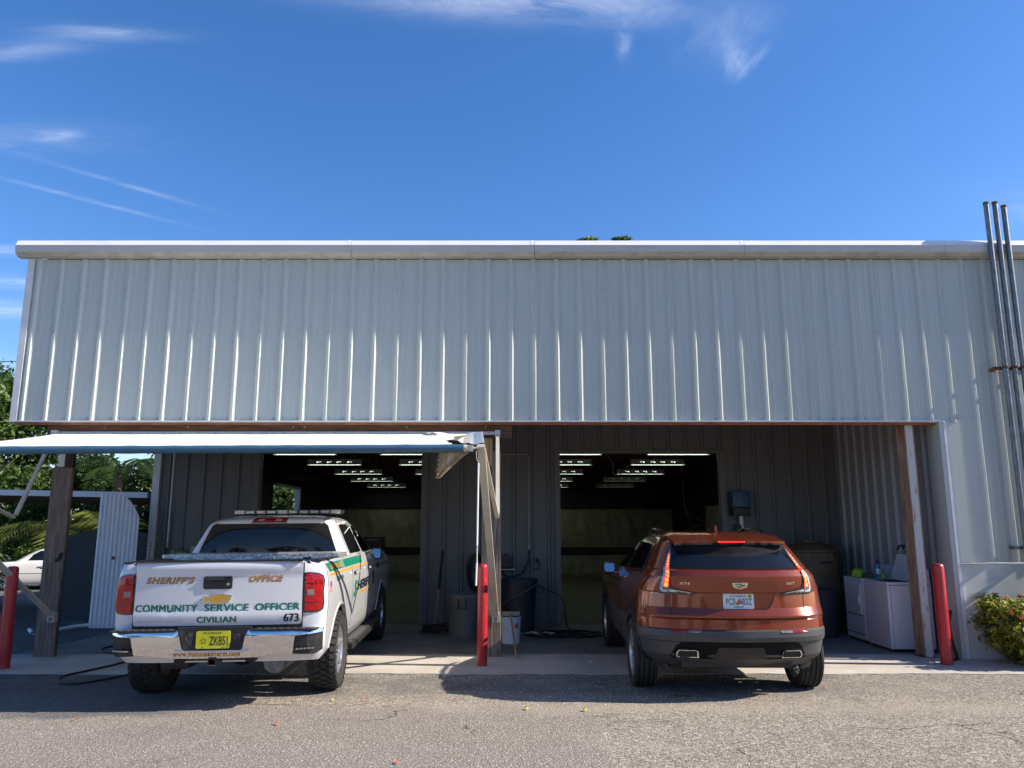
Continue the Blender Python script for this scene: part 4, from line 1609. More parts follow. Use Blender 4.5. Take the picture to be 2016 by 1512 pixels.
for sx in (-1, 1):
    m.lathe([(.028, -.945), (.032, -.953), (.026, -.957), (.024, -.947)], n=18, c=(sx * .215, 0, .64), axis='y', m='grey_cladding')
m.box(-.225, -.19, -.953, -.944, .58, .69, 'grey_cladding')
part('plate_recess', m, bmp)
pl = lambda x, z, o=0: (x, -.962 - o, z)
m = MB('plate_yellow')
m.patch(rrect(-.152, .152, .550, .702, .012), pl, 0, .008, .4)
plt = part('licence_plate', m, bmp)
m = MB('dark_decal')
letters(m, 'FLORIDA', -.085, .678, .165, .017, pl, .0015, 'dark_decal', bold=.02)
letters(m, 'ZKB51', -.032, .578, .165, .078, pl, .0015, 'dark_decal', bold=.012)
st_o, st_i = star(-.085, .617, .034), star(-.085, .617, .024)
for i in range(10):
    q = [st_o[i], st_o[(i + 1) % 10], st_i[(i + 1) % 10], st_i[i]]
    m.add([pl(x, z, .0015) for x, z in q], [(0, 1, 2, 3)], 'dark_decal')
for sx in (-1, 1):
    m.box(sx * .09 - .006, sx * .09 + .006, -.966, -.963, .556, .563, 'dark_decal')
part('plate_text', m, plt, recalc=False)
m = MB('orange_decal')
letters(m, 'www.ManateeSheriff.com', -.353, .480, .600, .046, bp_, .002, 'dark_decal', bold=.022, space=1.08)
letters(m, 'www.ManateeSheriff.com', -.350, .483, .594, .040, bp_, .0035, 'orange_decal', bold=.008, space=1.08)
part('web_address', m, bmp, recalc=False)

for sx in (1, -1):
    m = MB('red_lens')
    o_ = [(.772, .842), (.772, 1.205), (.83, 1.208), (.90, 1.20), (.945, 1.178), (.962, 1.13), (.955, 1.02), (.962, .92), (.955, .87), (.93, .85), (.86, .842)]
    m.patch([(sx * x, z) for x, z in o_], A.rear, .010, .03, .03, 'black_gloss')
    i_ = [(.792, .856), (.792, 1.192), (.83, 1.196), (.895, 1.188), (.935, 1.168), (.950, 1.12), (.944, 1.02), (.950, .92), (.944, .88), (.92, .862), (.86, .856)]
    m.patch([(sx * x, z) for x, z in i_], A.rear, .020, .012, .025, 'red_lens')
    m.patch([(sx * x, z) for x, z in [(.812, .998), (.812, 1.052), (.872, 1.052), (.872, .998)]], A.rear, .023, .004, .03, 'dim_lens')
    for zz in (.93, 1.105):
        m.patch([(sx * x, z) for x, z in [(.795, zz), (.795, zz + .006), (.94, zz + .006), (.94, zz)]], A.rear, .0225, .004, .03, 'black_gloss')
    fs = lambda y, z, o, sx=sx: A.side(y, z, o, sx)
    part('tail_light', m, trk, smooth=40)

S1 = lambda y, z, o=0: A.side(y, z, o, 1)
m = MB('green_decal')
m.patch([(-.72, 1.278), (-.60, 1.195), (.12, 1.195), (.06, 1.278)], S1, .003, .003, .08)
m.patch([(.10, 1.278), (.16, 1.195), (.22, 1.195), (.16, 1.278)], S1, .0032, .003, .08, 'plate_teal')
m.patch([(.20, 1.278), (.26, 1.195), (1.45, 1.195), (1.50, 1.278)], S1, .003, .003, .08)
m.patch([(2.3, 1.265), (2.34, 1.195), (3.0, 1.195), (3.0, 1.24)], S1, .003, .003, .08)
m.patch([(-.60, 1.155), (-.60, 1.178), (1.9, 1.178), (1.9, 1.155)], S1, .003, .003, .08, 'orange_decal')
letters(m, 'COMMUNITY SERVICE OFFICER', -.54, 1.213, .60, .048, S1, .0055, 'gold_decal', bold=.03)
letters(m, 'CIVILIAN', -.28, 1.085, .40, .045, S1, .004, 'green_decal', bold=.03)
letters(m, 'S', .80, .83, .24, .185, S1, .004, 'green_decal', bold=.05, shear=.2)
letters(m, 'HERIFF', 1.07, .885, 1.02, .11, S1, .004, 'dark_decal', bold=.05, shear=.2)
m.patch([(1.06, .845), (1.06, .868), (2.05, .868), (2.05, .845)], S1, .003, .003, .2, 'gold_decal')
letters(m, '673', 2.75, 1.05, .3, .08, S1, .004, 'dark_decal', bold=.04)
sp_ = star(2.40, .97, .15, .42)
m.patch(sp_, S1, .004, .003, .2, 'dark_decal')
for k in range(6):
    m.patch([(-.665, 1.005 + .017 * k), (-.665, 1.013 + .017 * k), (-.575, 1.013 + .017 * k), (-.575, 1.005 + .017 * k)], S1, .003, .003, .2, 'flag_red')
m.patch([(-.612, 1.055), (-.612, 1.105), (-.572, 1.105), (-.572, 1.055)], S1, .0045, .003, .2, 'flag_blue')
part('side_lettering', m, trk, recalc=False, label='green and gold lettering along the right side')
m = MB('seam_dark')
for sx in (1, -1):
    fs = lambda y, z, o, sx=sx: A.side(y, z, o, sx)
    for y0 in (.705, 1.82, 2.86):
        m.patch([(y0, .44), (y0, 1.29), (y0 + .010, 1.29), (y0 + .010, .44)], fs, .0025, .004, .1)
    m.patch([(.715, .47), (.715, .478), (2.86, .478), (2.86, .47)], fs, .0025, .004, .2)
    m.patch([(-.862 + .13, 1.21), (-.862 + .13, .80), (-.862 + .135, .80), (-.862 + .135, 1.21)], fs, .002, .004, .1)
m.patch([(-.772, .70), (-.772, 1.29), (-.767, 1.29), (-.767, .70)], A.rear, .004, .004, .1)
m.patch([(.767, .70), (.767, 1.29), (.772, 1.29), (.772, .70)], A.rear, .004, .004, .1)
part('panel_seam', m, trk)
for sx in (1, -1):
    for y0 in (.82, 1.90):
        m = MB('truck_white')
        x_ = A.side(y0, 1.11, 0, sx)[0]
        m.rbox(min(x_ + sx * .022, x_ + sx * .044), max(x_ + sx * .022, x_ + sx * .044), y0, y0 + .20, 1.095, 1.122, .008)
        m.rbox(min(x_ - sx * .01, x_ + sx * .03), max(x_ - sx * .01, x_ + sx * .03), y0, y0 + .035, 1.097, 1.12, .005, 'black_plastic')
        m.rbox(min(x_ - sx * .01, x_ + sx * .03), max(x_ - sx * .01, x_ + sx * .03), y0 + .165, y0 + .20, 1.097, 1.12, .005, 'black_plastic')
        part('door_handle', m, trk)
    m = MB('black_plastic')
    m.rbox(min(sx * .92, sx * 1.06), max(sx * .92, sx * 1.06), 2.66, 2.76, 1.175, 1.335, .03)
    m.bar((sx * .90, 2.72, 1.22), (sx * .80, 2.72, 1.27), .05, .06)
    mo = part('side_mirror', m, trk, smooth=40)
    m = MB('mirror')
    m.patch(rrect(sx * .99 - .055, sx * .99 + .055, 1.195, 1.32, .025), lambda x, z, o=0: (x, 2.652 + .16 * (z - 1.26) - o, z), .012, .012, .5)
    part('mirror_glass', m, mo)
    m = MB('grey_cladding')
    m.rbox(min(sx * .84, sx * 1.03), max(sx * .84, sx * 1.03), .52, 2.75, .305, .365, .012, 'black_plastic')
    m.box(min(sx * .875, sx * 1.0), max(sx * .875, sx * 1.0), .56, 2.70, .366, .371)
    for k in range(3):
        m.box(min(sx * (.88 + .042 * k), sx * (.91 + .042 * k)), max(sx * (.88 + .042 * k), sx * (.91 + .042 * k)), .56, 2.70, .372, .376)
    for y0 in (.8, 1.6, 2.4):
        m.box(min(sx * .6, sx * .86), max(sx * .6, sx * .86), y0, y0 + .06, .33, .36, 'black_plastic')
    part('running_board', m, trk)
    m = MB('truck_white')
    for yc in (0, 3.45):
        arc_patch(m, yc, .385, .449, .476, 10, 170, lambda y, z, o, sx=sx: A.side(max(y, -.70), z, o, sx), .005, .03, 'truck_white', n=30)
    part('wheel_arch', m, trk, smooth=40)
    wheel(trk, sx * .862, 0, .385, .265, sx, spokes=6, rimr=.235, lugs=True)
    wheel(trk, sx * .862, 3.45, .385, .265, sx, spokes=6, rimr=.235, lugs=True)
m = MB('dark_void')
m.box(-.55, .55, -.60, 4.0, .40, .62)
m.tube([(-.75, 0, .385), (.75, 0, .385)], .055, n=12)
m.lathe([(.01, -.14), (.12, -.10), (.14, 0), (.12, .10), (.01, .14)], n=16, c=(0, 0, .385), axis='y')
m.box(-.36, -.28, -.9, 3.9, .42, .54)
m.box(.28, .36, -.9, 3.9, .42, .54)
m.rbox(-.62, -.35, -.55, .1, .30, .40, .04, 'black_plastic')
m.lathe([(.10, -.62), (.115, -.56), (.115, -.10), (.09, -.04)], n=18, c=(.47, 0, .37), axis='y', m='galvanised')
m.tube([(.47, -.6, .40), (.60, -.66, .44), (.78, -.68, .45)], .036, n=12, m='galvanised')
part('chassis', m, trk)
m = MB('rust')
for (a, b, c, d) in ((-.035, -.026, .405, .462), (.026, .035, .405, .462), (-.026, .026, .405, .413), (-.026, .026, .454, .462)):
    m.box(a, b, -.965, -.70, c, d, 'black_plastic')
m.box(-.045, .045, -.97, -.955, .400, .408, 'rust')
m.box(-.30, .30, -.86, -.78, .43, .47, 'black_plastic')
part('tow_hitch', m, trk)

# ------------------------------------------------------------------ orange SUV
suv = thing('suv', 'burnt orange SUV with lit red tail lights parked nose into the right bay', 'car', (2.20, 8.45, 0), (0, 0, R(-1.0)))
rows = [(.30, -.60, 3.45, .86, .45, .5), (.385, -.735, 3.5, .90, .50, .5), (.42, -.77, 3.55, .915, .52, .5), (.54, -.815, 3.6, .93, .55, .5), (.556, -.850, 3.6, .935, .55, .5), (.60, -.866, 3.6, .94, .55, .5),
        (.655, -.862, 3.6, .94, .55, .5), (.668, -.845, 3.6, .935, .55, .5),
        (.755, -.840, 3.6, .935, .55, .5), (.768, -.832, 3.6, .934, .55, .5), (.776, -.858, 3.6, .934, .55, .5), (.795, -.860, 3.58, .934, .55, .5), (.866, -.818, 3.56, .933, .55, .5),
        (1.0, -.812, 3.45, .918, .55, .5), (1.012, -.830, 3.4, .914, .55, .5), (1.07, -.852, 2.5, .890, .55, .4), (1.155, -.872, 2.15, .852, .53, .4), (1.162, -.873, 2.1, .848, .53, .4),
        (1.215, -.832, 2.0, .808, .48, .4), (1.226, -.79, 1.96, .798, .47, .4), (1.40, -.60, 1.50, .700, .38, .4), (1.48, -.50, 1.25, .650, .34, .4), (1.52, -.40, 1.1, .615, .30, .4),
        (1.55, -.25, 1.02, .57, .3, .4), (1.57, .0, .95, .46, .25, .3), (1.58, .25, .85, .35, .2, .2)]
U = Shell(rows, p=3., V=.080)
m = U.build(MB('suv_paint'), [.668, .70, .755, .768, .776, .795, .83, .866, .93, 1.0, 1.012, 1.04, 1.07, 1.11, 1.155, 1.162, 1.19, 1.215, 1.226, 1.28, 1.34, 1.40, 1.44, 1.48, 1.52, 1.535, 1.55, 1.57, 1.58], 'suv_paint')
sbody = part('body', m, suv, smooth=14)
cut = []
for yc in (0, 2.70):
    for sx in (-1, 1):
        c = MB('suv_paint')
        c.lathe([(.385, sx * .55), (.385, sx * 1.3)], n=44, axis='x', c=(0, yc, .345))
        cut.append(c)
pk = MB('suv_paint')
pk.prism([(-.355, 1.004), (.355, 1.004), (.325, .92), (.285, .862), (.25, .85), (-.25, .85), (-.285, .862), (-.325, .92)], lambda u, v, d: (u, d, v), -1.2, -.765)


def in_well2(c, n):
    for yc in (0, 2.70):
        d = math.hypot(c.y - yc, c.z - .345)
        if d < .388 and (abs(abs(c.x) - .55) < .01 or abs(d - .385) < .006):
            return True
    return False


carve(sbody, cut + [pk], 'black_plastic', in_well2, smooth=14)
m = U.build(MB('grey_cladding'), [.30, .34, .385, .42, .48, .54, .556, .60, .655, .668], 'grey_cladding')
sbump = part('bumper', m, suv, smooth=14)
carve(sbump, cut, 'black_plastic', in_well2, smooth=14)

m = MB('glass_dark')
m.patch([(-.645, 1.229), (-.652, 1.245), (-.565, 1.46), (-.54, 1.476), (.54, 1.476), (.565, 1.46), (.652, 1.245), (.645, 1.229)], U.rear, .006, .02, .03)
part('rear_window', m, sbody, smooth=50)


def sp(x, y, off=0):
    return (x, y + .07 * (abs(x) / .6) ** 2.4, 1.552 + .14 * min(y + .25, .05) - .020 * (abs(x) / .6) ** 2.6 + off)


m = MB('suv_paint')
m.patch([(-.575, -.18), (-.565, -.57), (-.55, -.60), (-.30, -.615), (0, -.62), (.30, -.615), (.55, -.60), (.565, -.57), (.575, -.18)], sp, .0, .022, .05)
spo = part('roof_spoiler', m, suv, smooth=40)
m = MB('black_gloss')
m.patch([(-.55, -.25), (-.55, -.58), (-.30, -.598), (0, -.605), (.30, -.598), (.55, -.58), (.55, -.25)], sp, -.0225, .02, .06)
part('spoiler_underside', m, spo)


def lip(x, z, off=0):
    zb = 1.345 + .065 * (abs(x) / .58) ** 2
    t = smooth01((z - zb) / (1.480 - zb)) if z > zb else 0
    p = U.rear(x, z, .006)
    return (x, p[1] - .085 * t * (1 - .5 * (abs(x) / .6) ** 3) - off, z)


m = MB('matte_black')
m.patch([(-.54, 1.462), (-.56, 1.412), (-.42, 1.378), (-.22, 1.348), (0, 1.340), (.22, 1.348), (.42, 1.378), (.56, 1.412), (.54, 1.462), (.4, 1.474), (-.4, 1.474)], lip, .0, .01, .03)
part('spoiler_lip', m, spo, smooth=50)
m = MB('led_red')
m.box(-.145, .145, -.6225, -.600, 1.476, 1.497, 'black_gloss')
m.box(-.140, .140, -.6245, -.6226, 1.4785, 1.4945, 'red_lens')
for k in range(10):
    m.box(-.134 + .0275 * k, -.134 + .0275 * k + .019, -.6265, -.6246, 1.480, 1.493, 'led_red')
part('high_brake_light', m, spo)
m = MB('suv_paint')
m.prism([(-.02, 1.57), (.20, 1.575), (.03, 1.64), (.0, 1.645)], lambda u, v, d: (d, u, v), -.012, .012)
part('antenna_fin', m, suv)
for sx in (1, -1):
    m = MB('black_gloss')
    m.tube([(sx * .55, .10, 1.535), (sx * .55, .24, 1.585), (sx * .555, .6, 1.60), (sx * .55, 1.0, 1.59), (sx * .53, 1.2, 1.54)], [.012, .02, .02, .02, .012], n=10)
    part('roof_rail', m, suv, smooth=50)
    rr = lambda x, z, o=0, sx=sx: U.rear(sx * x, z, o)
    m = MB('smoke_lens')
    m.patch([(.572, 1.44), (.598, 1.42), (.685, 1.25), (.745, 1.11), (.758, 1.04), (.745, .998), (.70, .988), (.43, .983), (.405, .996), (.44, 1.012), (.58, 1.040), (.632, 1.062), (.648, 1.11), (.630, 1.22), (.588, 1.34)],
            rr, .008, .03, .03, 'black_gloss')
    m.patch([(.575, 1.425), (.596, 1.405), (.680, 1.245), (.736, 1.105), (.745, 1.04), (.735, 1.006), (.66, 1.002), (.655, 1.06), (.656, 1.12), (.638, 1.23), (.592, 1.345)], rr, .013, .006, .03, 'smoke_lens')
    m.patch([(.45, .997), (.46, 1.008), (.60, 1.030), (.655, 1.036), (.655, 1.014), (.58, 1.004)], rr, .012, .004, .03, 'clear_lens')
    m.patch([(.690, 1.20), (.720, 1.11), (.734, 1.04), (.722, 1.014), (.665, 1.010), (.665, 1.026), (.708, 1.030), (.718, 1.045), (.706, 1.11), (.680, 1.20)], rr, .016, .004, .03, 'clear_lens')
    tl = part('tail_light', m, suv, smooth=40)
    m = MB('led_red', 'led_orange')
    m.patch([(.596, 1.375), (.608, 1.365), (.678, 1.20), (.705, 1.09), (.706, 1.06), (.664, 1.058), (.660, 1.12), (.640, 1.23)], rr, .0155, .004, .03, 'led_red')
    zz = 1.352
    hh = .012
    for k in range(9):
        xa = float(np.interp(zz, [1.06, 1.12, 1.23, 1.375], [.670, .666, .646, .600]))
        wd = .008 + .0025 * k
        m.patch([(xa, zz), (xa + wd, zz), (xa + wd + .002, zz - hh), (xa + .001, zz - hh)], rr, .018, .003, .05, 'led_orange')
        zz -= hh + .010
        hh += .0028
    part('led_strip', m, tl, label='glowing red and orange stepped light strip')
    m = MB('red_lens')
    rl = lambda x, z, o=0, sx=sx: U.rear(sx * x, z, o)
    m.patch([(.375, .636), (.355, .664), (.665, .664), (.665, .640)], rl, .004, .01, .05, 'black_gloss')
    m.patch([(.50, .640), (.50, .661), (.658, .661), (.658, .643)], rl, .007, .004, .05, 'red_lens')
    m.patch([(.385, .640), (.370, .661), (.496, .661), (.496, .640)], rl, .007, .004, .05, 'dim_lens')
    part('rear_reflector', m, sbump)
    m = MB('chrome')
    ex = [(.395, .398), (.585, .394), (.605, .402), (.600, .445), (.582, .470), (.425, .472), (.405, .462)]
    m.patch(ex, rl, .030, .05, .1, 'chrome')
    cx2, cz2 = .50, .433
    m.patch([(cx2 + (x - cx2) * .86, cz2 + (z - cz2) * .74) for x, z in ex], rl, .037, .012, .1, 'dark_void')
    part('exhaust_tip', m, sbump)
    fs = lambda y, z, o=0, sx=sx: U.side(y, z, o, sx)
    m = MB('glass_dark')
    m.patch([(-.10, 1.20), (.02, 1.40), (.16, 1.455), (.84, 1.46), (.88, 1.45), (.90, 1.17)], fs, .004, .02, .08)
    m.patch([(.98, 1.17), (.96, 1.45), (1.0, 1.455), (1.10, 1.44), (1.70, 1.155)], fs, .004, .02, .08)
    part('side_window', m, sbody, smooth=50)
    m = MB('black_gloss')
    m.patch([(-.12, 1.165), (-.12, 1.178), (1.75, 1.135), (1.75, 1.122)], fs, .006, .01, .2)
    part('window_trim', m, sbody)
    m = MB('black_plastic')
    for yc in (0, 2.70):
        arc_patch(m, yc, .345, .380, .450, -12, 192, fs, .010, .03, 'black_plastic', n=28)
    part('wheel_arch', m, suv, smooth=40)
    for y0 in (.62, 1.5):
        m = MB('suv_paint')
        x_ = fs(y0, 1.06)[0]
        m.rbox(min(x_ - sx * .01, x_ + sx * .035), max(x_ - sx * .01, x_ + sx * .035), y0, y0 + .19, 1.045, 1.07, .008)
        part('door_handle', m, suv)
    m = MB('seam_dark')
    for y0 in (.93, 2.0):
        m.patch([(y0, .45), (y0, 1.14), (y0 + .007, 1.14), (y0 + .007, .45)], fs, .002, .004, .1)
    part('door_seam', m, sbody)
    m = MB('black_gloss')
    m.rbox(min(sx * .90, sx * 1.05), max(sx * .90, sx * 1.05), 1.72, 1.84, 1.05, 1.18, .035)
    m.bar((sx * .93, 1.78, 1.07), (sx * .84, 1.82, 1.03), .04, .05)
    mo = part('side_mirror', m, suv, smooth=40)
    m = MB('mirror')
    m.patch(rrect(sx * .975 - .062, sx * .975 + .062, 1.062, 1.168, .025), lambda x, z, o=0: (x, 1.712 + .22 * (z - 1.11) - o, z), .012, .012, .5)
    part('mirror_glass', m, mo)
    wheel(suv, sx * .835, 0, .345, .235, sx, spokes=10, rimr=.255, twin=True)
    wheel(suv, sx * .835, 2.70, .345, .235, sx, spokes=10, rimr=.255, twin=True)
m = MB('matte_black')
m.patch([(-.50, .553), (.50, .553), (.56, .54), (.61, .50), (.655, .40), (.63, .383), (-.63, .383), (-.655, .40), (-.61, .50), (-.56, .54)], U.rear, .005, .02, .05, 'matte_black')
m.patch([(-.26, .385), (-.215, .50), (.215, .50), (.26, .385)], U.rear, .010, .006, .05, 'black_plastic')
part('diffuser', m, sbump)
m = MB('seam_dark')
for sx in (-1, 1):
    rr = lambda x, z, o=0, sx=sx: U.rear(sx * x, z, o)
    m.patch([(.648, .985), (.654, .985), (.652, .80), (.635, .762), (.628, .766), (.644, .80)], rr, .0025, .004, .05)
m.patch([(-.632, .764), (.632, .764), (.632, .769), (-.632, .769)], U.rear, .0025, .004, .06)
m.patch([(-.85, .660), (.85, .660), (.85, .666), (-.85, .666)], U.rear, .001, .004, .06)
part('liftgate_seam', m, sbody)
PY = -.772
pl2 = lambda x, z, o=0: (x, PY - o, z)
m = MB('plate_white')
m.patch(rrect(-.148, .148, .855, .997, .012), pl2, 0, .010, .4)
plt2 = part('licence_plate', m, suv)
m = MB('plate_teal')
letters(m, 'FLORIDA', -.078, .966, .155, .016, pl2, .0015, 'plate_teal', bold=.02)
letters(m, 'PC0', -.123, .893, .092, .062, pl2, .0015, 'plate_teal', bold=.015)
letters(m, 'B3Z', .036, .893, .092, .062, pl2, .0015, 'plate_teal', bold=.015)
letters(m, 'DEALER', -.045, .866, .092, .015, pl2, .0015, 'plate_teal', bold=.02)
m.patch([(.0, .90), (.036, .905), (.03, .93), (.012, .925)], pl2, .0014, .0004, .2, 'plate_teal')
for cx2, cz2, r_ in ((.012, .938, .014), (-.010, .905, .016), (-.004, .918, .012)):
    m.patch([(cx2 + r_ * math.cos(t * .5236), cz2 + r_ * math.sin(t * .5236)) for t in range(12)], pl2, .002, .0004, .2, 'plate_orange')
m.patch(rrect(.092, .128, .960, .990, .008), pl2, .0018, .0004, .2, 'plate_yellow')
letters(m, '19', .10, .966, .02, .018, pl2, .0026, 'dark_decal', bold=.02)
part('plate_text', m, plt2, recalc=False)
m = MB('chrome')
cr_ = [(-.078, 1.106), (.078, 1.106), (.062, 1.062), (.0, 1.046), (-.062, 1.062)]
m.patch(cr_, U.rear, .010, .012, .05)
for (x0, x1, z0, z1, c_) in ((-.050, .012, 1.090, 1.097, 'dark_decal'), (.016, .052, 1.090, 1.097, 'silver'), (-.048, -.002, 1.078, 1.085, 'silver'), (.002, .046, 1.078, 1.086, 'dark_decal'),
                             (-.044, -.006, 1.068, 1.073, 'dark_decal'), (.0, .044, 1.062, 1.074, 'badge_gold'), (-.022, -.002, 1.056, 1.063, 'dark_decal'), (.0, .022, 1.053, 1.060, 'badge_gold')):
    m.patch([(x0, z0), (x1, z0), (x1, z1), (x0, z1)], U.rear, .012, .003, .05, c_)
part('emblem', m, suv)
m = MB('chrome')
letters(m, 'XT4', -.565, 1.083, .098, .024, U.rear, .005, 'chrome', bold=.03, shear=.15, space=1.15)
letters(m, '350T', .455, 1.085, .098, .024, U.rear, .005, 'chrome', bold=.03, shear=.15)
part('badge', m, suv, recalc=False)
m = MB('dark_void')
m.box(-.62, .62, -.45, 3.2, .26, .45)
m.rbox(-.55, .55, -.60, -.25, .28, .40, .04, 'black_plastic')
m.tube([(-.72, 0, .33), (.72, 0, .33)], .05, n=10)
part('underbody', m, suv)

# ------------------------------------------------------------------ white sedan far on the left
sed = thing('sedan', 'white sedan parked in the sun beyond the left timber post', 'car', (-15.75, 25.1, -.33), (0, 0, R(-73)))
Q = Shell([(.16, -.75, 3.55, .76, .4, .4), (.25, -.86, 3.62, .82, .4, .5), (.45, -.92, 3.68, .85, .4, .5), (.62, -.90, 3.66, .845, .45, .5), (.76, -.80, 3.45, .83, .45, .5), (.84, -.55, 2.9, .81, .45, .5),
           (.87, .05, 2.35, .78, .3, .5), (.95, .18, 2.15, .745, .28, .45), (1.10, .42, 1.80, .69, .28, .4), (1.22, .66, 1.50, .64, .28, .4), (1.27, .85, 1.35, .58, .25, .3), (1.295, 1.0, 1.22, .42, .1, .1)], p=3.)
m = Q.build(MB('sedan_white'), [.16, .20, .25, .35, .45, .53, .62, .70, .76, .80, .84, .87, .91, .95, 1.02, 1.10, 1.16, 1.22, 1.27, 1.295], 'sedan_white')
qb = part('body', m, sed, smooth=40)
cut = []
for yc in (0, 2.72):
    for sx in (-1, 1):
        c = MB('sedan_white')
        c.lathe([(.335, sx * .5), (.335, sx * 1.2)], n=36, axis='x', c=(0, yc, .29))
        cut.append(c)
carve(qb, cut, 'black_plastic', lambda c, n: any(abs(math.hypot(c.y - yc, c.z - .29) - .335) < .006 or (math.hypot(c.y - yc, c.z - .29) < .335 and abs(abs(c.x) - .5) < .01) for yc in (0, 2.72)))
for sx in (1, -1):
    fs = lambda y, z, o=0, sx=sx: Q.side(y, z, o, sx)
    m = MB('glass_dark')
    m.patch([(.50, .90), (.62, 1.08), (.80, 1.19), (1.02, 1.20), (1.02, .90)], fs, .004, .02, .08)
    m.patch([(1.08, .90), (1.08, 1.20), (1.34, 1.19), (1.70, 1.05), (1.95, .90)], fs, .004, .02, .08)
    part('side_window', m, qb)
    m = MB('seam_dark')
    m.patch([(-.4, .50), (-.4, .515), (3.0, .515), (3.0, .50)], fs, .003, .004, .2)
    for y0 in (1.05, 1.95):
        m.patch([(y0, .24), (y0, .88), (y0 + .01, .88), (y0 + .01, .24)], fs, .002, .004, .2)
    part('door_seam', m, qb)
    m = MB('sedan_white')
    m.rbox(min(sx * .80, sx * .94), max(sx * .80, sx * .94), 1.86, 1.96, .90, .99, .02)
    part('side_mirror', m, sed, smooth=40)
    m = MB('chrome')
    m.rbox(min(sx * .84, sx * .865), max(sx * .84, sx * .865), .80, .95, .70, .72, .006)
    part('door_handle', m, sed)
    wheel(sed, sx * .74, 0, .29, .19, sx, spokes=12, rimr=.19, rim_mat='chrome')
    wheel(sed, sx * .74, 2.72, .29, .19, sx, spokes=12, rimr=.19, rim_mat='chrome')

# ------------------------------------------------------------------ laundry corner
def appliance(name, lab, cat, x0, x1, y0, y1, h, door):
    t = thing(name, lab, cat, ((x0 + x1) / 2, (y0 + y1) / 2, .008))
    mb = MB('appliance')
    mb.rbox(x0, x1, y0, y1, .045, h - .035, .008)
    mb.rbox(x0 - .006, x1, y0 - .004, y1 + .004, h - .034, h, .008)
    part('cabinet', mb, t, world=True)
    mb = MB('seam_dark')
    for a in (x0 + .05, x1 - .05):
        for b in (y0 + .06, y1 - .06):
            mb.lathe([(.02, .008), (.02, .05)], n=10, c=(a, b, 0))
    part('feet', mb, t, world=True)
    mb = MB('seam_dark')
    mb.box(x0 + .001, x1 - .02, y0 - .0025, y0 + .002, h - .040, h - .034)
    mb.box(x0 + .040, x0 + .044, y0 - .002, y0 + .002, .05, h - .04)
    part('panel_seam', mb, t, world=True)
    if door:
        mb = MB('appliance')
        mb.rbox(x0 - .016, x0 + .002, y0 + .06, y1 - .04, .40, h - .09, .006)
        d = part('door', mb, t, world=True)
        mb = MB('white_plastic')
        mb.box(x0 - .032, x0 - .015, y0 + .085, y0 + .105, .53, .66)
        part('handle', mb, d, world=True)
        mb = MB('seam_dark')
        mb.box(x0 - .004, x0 - .0005, y0 + .05, y1 - .03, .375, .385)
        mb.box(x0 - .003, x0 - .0005, y0 + .01, y1 - .01, .115, .125)
        part('kick_panel_seam', mb, t, world=True)
    mb = MB('appliance')
    mb.prism([(x1 - .13, h), (x1, h), (x1, h + .17), (x1 - .06, h + .17)], lambda u, v, d: (u, d, v), y0 + .02, y1 - .02)
    c = part('control_panel', mb, t, world=True)
    mb = MB('silver')
    for yy in (y0 + .16, y0 + .34, y0 + .47):
        mb.lathe([(.026, 0), (.026, -.02), (.02, -.028), (.001, -.03)], n=14, c=(x1 - .093, yy, h + .095), axis='x')
    part('knob', mb, c, world=True, smooth=40)
    return t


dry = appliance('clothes_dryer', 'white clothes dryer with cloths and a spray can on top', 'dryer', 5.0, 5.59, 11.32, 11.93, .90, True)
wsh = appliance('washing_machine', 'white washing machine with its lid propped open behind the rusty post', 'washing machine', 4.99, 5.58, 10.56, 11.22, .90, False)
m = MB('appliance')
m.rbox(-.01, .01, 10.61, 11.17, 0, .36, .006)
m.v = [(5.36 + x + z * .30, y, .905 + z * .95) for x, y, z in m.v]
part('lid', m, wsh, world=True)
m = MB('dark_void')
m.box(5.08, 5.33, 10.64, 11.14, .9005, .903)
part('tub_opening', m, wsh, world=True)
m = MB('blue_can')
m.lathe([(.030, .902), (.032, .905), (.032, 1.08), (.026, 1.10)], n=18, c=(5.29, 11.42, 0))
m.lathe([(.020, 1.10), (.020, 1.125), (.012, 1.14), (.001, 1.145)], n=14, c=(5.29, 11.42, 0), m='dark_decal')
m.lathe([(.0325, .96), (.0325, 1.03)], n=18, c=(5.29, 11.42, 0), m='white_plastic')
single('spray_can', m, 'blue spray can with dark nozzle standing on the dryer', 'spray can', (5.29, 11.42, .902), smooth=40)


def cloth_heap(x, y, z, rx, ry, h, mt, lab, seed):
    r = random.Random(seed)
    p = [r.uniform(0, 6) for _ in range(5)]
    mb = MB(mt)
    vs, nr, na = [], 7, 24
    for i in range(nr + 1):
        t = i / nr
        for k in range(na):
            a = 2 * math.pi * k / na
            w = 1 + .16 * math.sin(3 * a + p[0]) + .10 * math.sin(5 * a + p[1])
            rr = math.sin(t * math.pi / 2) ** .8
            zz = h * (1 - t ** 2.4) * (1 + .22 * math.sin(4 * a + p[2] + t * 5) * t) + .006
            vs.append((x + rx * rr * w * math.cos(a), y + ry * rr * w * math.sin(a), z + max(zz, .003)))
    mb.add(vs, [(i * na + k, i * na + (k + 1) % na, (i + 1) * na + (k + 1) % na, (i + 1) * na + k) for i in range(nr) for k in range(na)])
    return single('cloth', mb, lab, 'cloth', (x, y, z), smooth=60)


